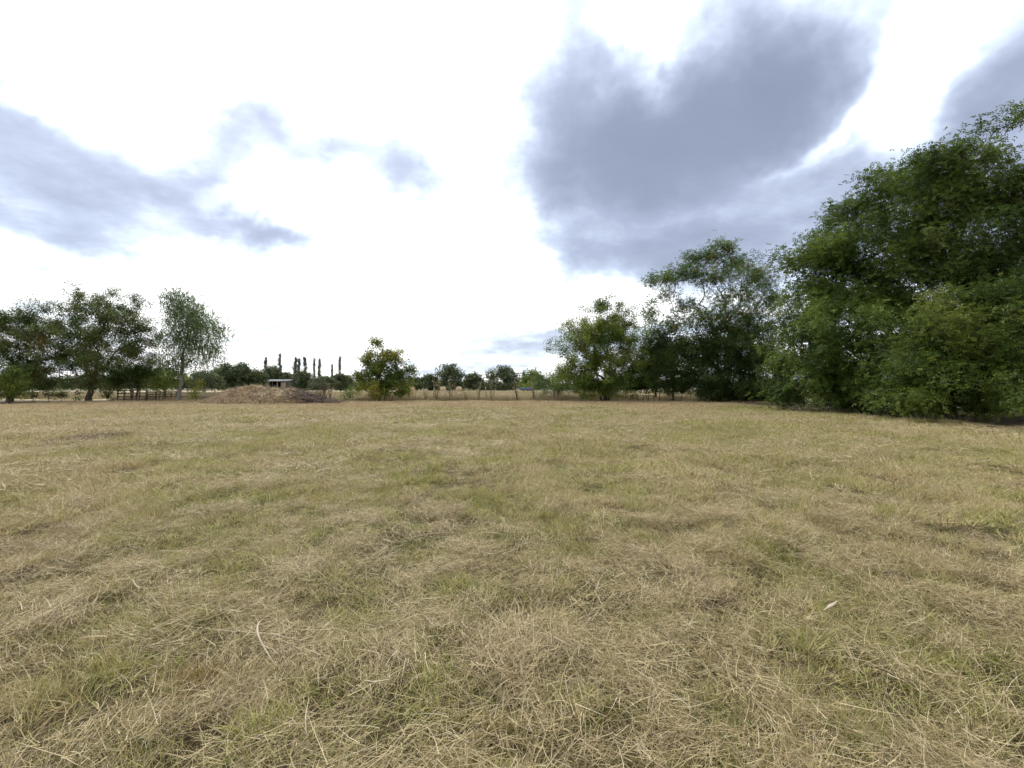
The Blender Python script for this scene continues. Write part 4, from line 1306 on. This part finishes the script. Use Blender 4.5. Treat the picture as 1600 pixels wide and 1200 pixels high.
# tall dry weeds standing in the fence line
for k, (px, ytop, D, lab) in enumerate([
        (683, 588, 51.8, 'tall dry weed beside the stout fence post'), (703, 590, 51.9, 'tall forked weed before the tallest far oak'), (748, 594, 51.8, 'leafy weed left of the upright post before the broad oak'),
        (768, 586, 51.7, 'tallest weed right of the upright post before the broad oak'), (808, 594, 51.5, 'spreading dry weed on a small hump of earth'), (834, 596, 52.0, 'thin pale weed left of the feathery olive bush'),
        (728, 606, 51.6, 'short weed midway between the two fence posts'), (664, 607, 51.6, 'slanting brown weed left of the stout fence post'),
        (516, 596, 49.0, 'tall pinkish dry weed behind the branch pile')]):
    b_ = pt(px, 604, D); h = CAM_H + (HY - ytop) / F * D
    root = empty('tall_weed', (b_[0], D, 0), lab, 'weed', 'dry weeds along the far fence')
    mb = MB(); lv = []
    for s in range(5):
        tip = np.array((rng.normal(0, 0.34), rng.normal(0, 0.2), h * rng.uniform(0.72, 1.0)))
        if s == 0:
            tip[2] = h
        P_ = np.array([(rng.normal(0, 0.05), 0, 0), tip * np.array((0.45, 0.45, 0.5)), tip])
        mb.tube(P_, [0.022, 0.018, 0.010], 4)
        for q in range(8):
            f = rng.uniform(0.3, 1.0)
            p = P_[0] + (tip - P_[0]) * f
            lv.append((p, (rng.normal(0, 1), rng.normal(0, 1), rng.uniform(0.0, 0.9))))
    mb.build('stem', M['heaphay'] if k in (4, 8) else M['tallgrass'], root)
    Pl = np.array([a for a, _ in lv]); Dl = np.array([b2 for _, b2 in lv])
    V, Fc, T = leaf_faces(Pl, Dl, rng.normal(0, 0.5, Pl.shape) + np.array((0, 0, 1.0)), rng.uniform(0.18, 0.36, len(Pl)), rng.uniform(0.07, 0.14, len(Pl)), rng.random(len(Pl)))
    link('leaves', make_mesh('leaves', V, [Fc], {'tint': T, 'hue': T}, M['heaphay'] if k in (4, 8) else M['weedleaf']), root)

# low wooden bench under the hedge
bp_ = pt(1003, 627, 50.3)
bench = empty('low_bench', (bp_[0], 50.3, 0), 'low dark wooden trestle bench with splayed legs under the hedge', 'bench')
mb = MB(); mb.box((0, 0, 0.60), (2.9, 0.30, 0.07), jitter=0.006); mb.build('plank', M['wood'], bench)
for x_, tl in ((-1.25, 0.18), (-0.45, -0.25), (0.15, 0.22), (0.55, -0.22), (1.3, -0.22)):
    mb = MB(); mb.box((x_, 0, 0.285), (0.08, 0.08, 0.60), ry=tl, jitter=0.004); mb.build('leg', M['wood'], bench)

# ------------------------------------------------------------------ shed, bales and a parked trailer far away
def shed():
    D = 150.0
    x0, x1 = pt(414, 604, D)[0], pt(448, 604, D)[0]
    w = x1 - x0
    root = empty('farm_shed', ((x0 + x1) / 2, D, 0), 'small open farm shed with grey sheet roof beyond the hay heap', 'shed')
    roofm = plain_mat('sheet_roof', (0.20, 0.205, 0.22), (0.30, 0.305, 0.32), 0.6, 0.5)
    wallm = plain_mat('shed_plaster', (0.17, 0.125, 0.095), (0.27, 0.205, 0.16), 0.8, 0.9)
    dark = plain_mat('shed_timber', (0.04, 0.035, 0.03), (0.09, 0.075, 0.06), 2, 0.9)
    mb = MB(); mb.box((0, 1.1, 3.62), (w + 0.8, 5.0, 0.16), rx=0.10); roof = mb.build('roof', roofm, root)
    for k in range(8):
        mb = MB(); mb.box((-w / 2 + w * (k + 0.5) / 8, 1.1, 3.73), (0.10, 5.0, 0.06), rx=0.10); mb.build('roof_seam', roofm, roof)
    mb = MB(); mb.box((0, 3.3, 1.8), (w, 0.2, 3.6)); mb.build('back_wall', dark, root)
    mb = MB(); mb.box((w / 2 - 0.7, -0.9, 1.55), (1.5, 0.2, 3.1)); mb.build('wall', wallm, root)
    mb = MB(); mb.box((-w / 2 + 0.9, -0.9, 1.4), (1.7, 0.2, 2.8)); mb.build('wall', wallm, root)
    for x_ in (-w / 2 + 2.1, -0.6, 1.0):
        mb = MB(); mb.box((x_, -1.0, 1.65), (0.2, 0.2, 3.3)); mb.build('post', wallm if x_ > 0.5 else dark, root)
    for x_ in (-w / 2 + 0.1, w / 2 - 0.1):
        mb = MB(); mb.box((x_, 1.25, 1.75), (0.15, 3.9, 3.4)); mb.build('side_wall', dark, root)
    mb = MB(); mb.box((0, -1.0, 3.28), (w, 0.18, 0.16)); mb.build('beam', dark, root)


shed()
balem = plain_mat('bale_straw', (0.30, 0.22, 0.14), (0.44, 0.34, 0.23), 2.5, 0.95, 0.8)
for k, (px, lab) in enumerate([(643, 'round pale bale showing just past the yellowing shrub'), (692, 'round pale bale under the tallest far oak'),
                               (717, 'round pale bale at the right foot of the tallest far oak')]):
    D = 140 + 4 * k
    b_ = pt(px, 604, D)
    mb = MB()
    n = 20; a = np.arange(n) * 2 * math.pi / n
    prof = [(-0.75, 0.0), (-0.75, 0.72), (-0.62, 0.80), (-0.2, 0.83), (0.2, 0.83), (0.62, 0.80), (0.75, 0.72), (0.75, 0.0)]
    V = np.array([(x_, r * math.cos(t), 0.78 + r * math.sin(t)) for x_, r in prof for t in a]); V += rng.normal(0, 0.018, V.shape)
    I_ = np.array([(i * n + j, i * n + (j + 1) % n, (i + 1) * n + (j + 1) % n, (i + 1) * n + j) for i in range(len(prof) - 1) for j in range(n)])
    mb.add(V, [I_])
    o = mb.build('hay_bale', balem, None, True, (b_[0], D, 0)); o.rotation_euler = (0, 0, 0.4 * k)
    tag(o, lab, 'bale', 'bales in the far meadow')

tr = pt(822, 604, 130)
trailer = empty('farm_trailer', (tr[0], 130, 0), 'small blue flat sided trailer under the far trees', 'trailer')
bluem = plain_mat('blue_paint', (0.07, 0.095, 0.15), (0.12, 0.15, 0.21), 2, 0.5)
mb = MB(); mb.box((0, 0, 0.95), (3.6, 1.7, 0.75), jitter=0.01); bed = mb.build('bed', bluem, trailer)
for k in range(5):
    mb = MB(); mb.box((-1.6 + 0.8 * k, -0.88, 0.95), (0.08, 0.06, 0.8)); mb.build('rib', bluem, bed)
for x_ in (-0.7, 0.5):
    mb = MB(); P_ = np.array([(x_, -0.95, 0.38), (x_, -0.70, 0.38)]); mb.tube(P_, 0.38, 16); mb.build('wheel', M['wood'], trailer)
mb = MB(); mb.tube([(1.8, 0, 0.6), (3.2, 0, 0.45)], 0.05, 6); mb.build('drawbar', M['wood'], trailer)

# ------------------------------------------------------------------ single stalks and tufts on the near grass
def stalk(pts, r, label, flat=0.45, name='dry_stalk', mat='stalk'):
    P_ = np.array([at(px, py, z) + (0, 0, float(gh(*at(px, py, z)[:2]))) for px, py, z in pts])
    if len(P_) < 4:
        pass
    # smooth the run of points
    t = np.linspace(0, len(P_) - 1, 14); i = np.clip(t.astype(int), 0, len(P_) - 2); f = (t - i)[:, None]
    Q = P_[i] * (1 - f) + P_[i + 1] * f
    for _ in range(3):
        Q[1:-1] = (Q[:-2] + 2 * Q[1:-1] + Q[2:]) / 4
    base = Q[len(Q) // 2].copy(); base[2] = 0
    rad = 0.62 * r * np.concatenate([np.linspace(0.7, 1, 7), np.linspace(1, 0.35, 7)])
    mb = MB(); mb.tube(Q - base, rad, 6, flat)
    V = np.concatenate(mb.v)
    me = make_mesh(name, V, mb.by_size(), {'hue': np.clip(rng.normal(0.6, 0.2, len(V)), 0, 1), 'tint': np.zeros(len(V))}, M[mat], True)
    o = link(name, me, None, tuple(base))
    tag(o, label, 'stalk')
    return o


stalk([(432, 1048, 0.06), (418, 1025, 0.10), (406, 1005, 0.14), (401, 990, 0.17), (406, 975, 0.18), (414, 968, 0.16)], 0.0085, 'pale curved stalk arching like a hook near the rusty tuft', 0.5)
stalk([(368, 988, 0.08), (398, 990, 0.09), (430, 997, 0.09), (452, 1002, 0.08), (490, 1006, 0.06)], 0.0065, 'pale straight stalk crossing under the hooked one')
stalk([(250, 849, 0.10), (275, 851, 0.11), (310, 849, 0.10)], 0.008, 'pale flat stalk lying alone on the left of the field')
stalk([(738, 829, 0.10), (762, 831, 0.11), (785, 834, 0.10)], 0.009, 'thick pale stalk near the middle of the field')
stalk([(645, 832, 0.09), (672, 829, 0.10), (715, 827, 0.09)], 0.006, 'thin pale stalk just left of the thick middle one')
stalk([(598, 840, 0.10), (608, 842, 0.10), (618, 845, 0.09)], 0.011, 'short stubby pale stalk left of the middle')
stalk([(570, 1066, 0.09), (585, 1072, 0.10), (611, 1071, 0.10)], 0.009, 'short grey bent stalk right of the rusty tuft')
stalk([(828, 882, 0.14), (829, 889, 0.11), (831, 897, 0.08)], 0.009, 'short white stub standing up in the middle of the grass')
stalk([(300, 797, 0.10), (310, 799, 0.11), (322, 803, 0.10)], 0.009, 'small pale chip of stalk on the left, farther out')
stalk([(208, 898, 0.10), (214, 905, 0.11), (220, 913, 0.09)], 0.008, 'small slanting pale stalk left of the hooked one')
stalk([(490, 742, 0.12), (500, 741, 0.13), (512, 744, 0.11)], 0.014, 'pale stalk far out on the left of the mown grass')
stalk([(1075, 926, 0.10), (1105, 925, 0.12), (1130, 928, 0.10)], 0.007, 'brownish pale stalk lying to the left of the dry husk')
stalk([(480, 1160, 0.1), (478, 1130, 0.14), (484, 1095, 0.16)], 0.004, 'fine white stem standing behind the rusty tuft')
stalk([(1013, 1135, 0.05), (1018, 1110, 0.12), (1024, 1075, 0.16)], 0.004, 'fine white broken stem standing in the near grass')
stalk([(982, 1045, 0.10), (1005, 1058, 0.14), (1024, 1073, 0.16)], 0.0035, 'fine stem bent over the white broken one')
stalk([(1110, 702, 0.12), (1140, 702, 0.13), (1200, 703, 0.12)], 0.010, 'long faint pale stalk far out toward the walnut trees')
o = stalk([(1286, 948, 0.09), (1296, 941, 0.13), (1307, 934, 0.11)], 0.022, 'broad pale dry leaf husk lying on the near grass', 0.3, 'dry_husk')
o['category'] = 'husk'

tp = at(312, 1085)
V, Fs, At = join_blades([blades(900, 0.17, 0.10, 0.26, 0.0042, 0.0, 0.75, 0.5, gauss=True, seg=4), blades(260, 0.24, 0.10, 0.3, 0.0036, 0.7, 1.5, 0.5, gauss=True, seg=4)])
V = V * np.array((1.35, 0.75, 0.85))


def tuft(V, Fs, At, mat, tp, label):
    root = empty('grass_tuft', (tp[0], tp[1], float(gh(tp[0], tp[1])) - 0.01), label, 'tuft')
    o = link('blades', make_mesh('blades', V, Fs, At, mat), root)
    o['kind'] = 'stuff'


tuft(V, Fs, At, M['rust'], tp, 'rusty orange brown grass tuft standing out of the near grass')
M['greentuft'] = straw_mat('green_tuft', [(0.0, (0.09, 0.14, 0.03)), (0.6, (0.16, 0.22, 0.055)), (1.0, (0.28, 0.29, 0.10))], 0.3)
for px, py, lab in [(410, 790, 'small bright green leafy tuft left of the middle'), (1128, 1150, 'fresh green grass tuft at the bottom of the picture'),
                    (235, 728, 'small green tuft farther out near the twig streak')]:
    tp = at(px, py)
    V, Fs, At = join_blades([blades(260, 0.16, 0.08, 0.22, 0.006 if py < 900 else 0.0042, 0.0, 0.9, 0.5, gauss=True, seg=3)])
    tuft(V, Fs, At, M['greentuft'], tp, lab)
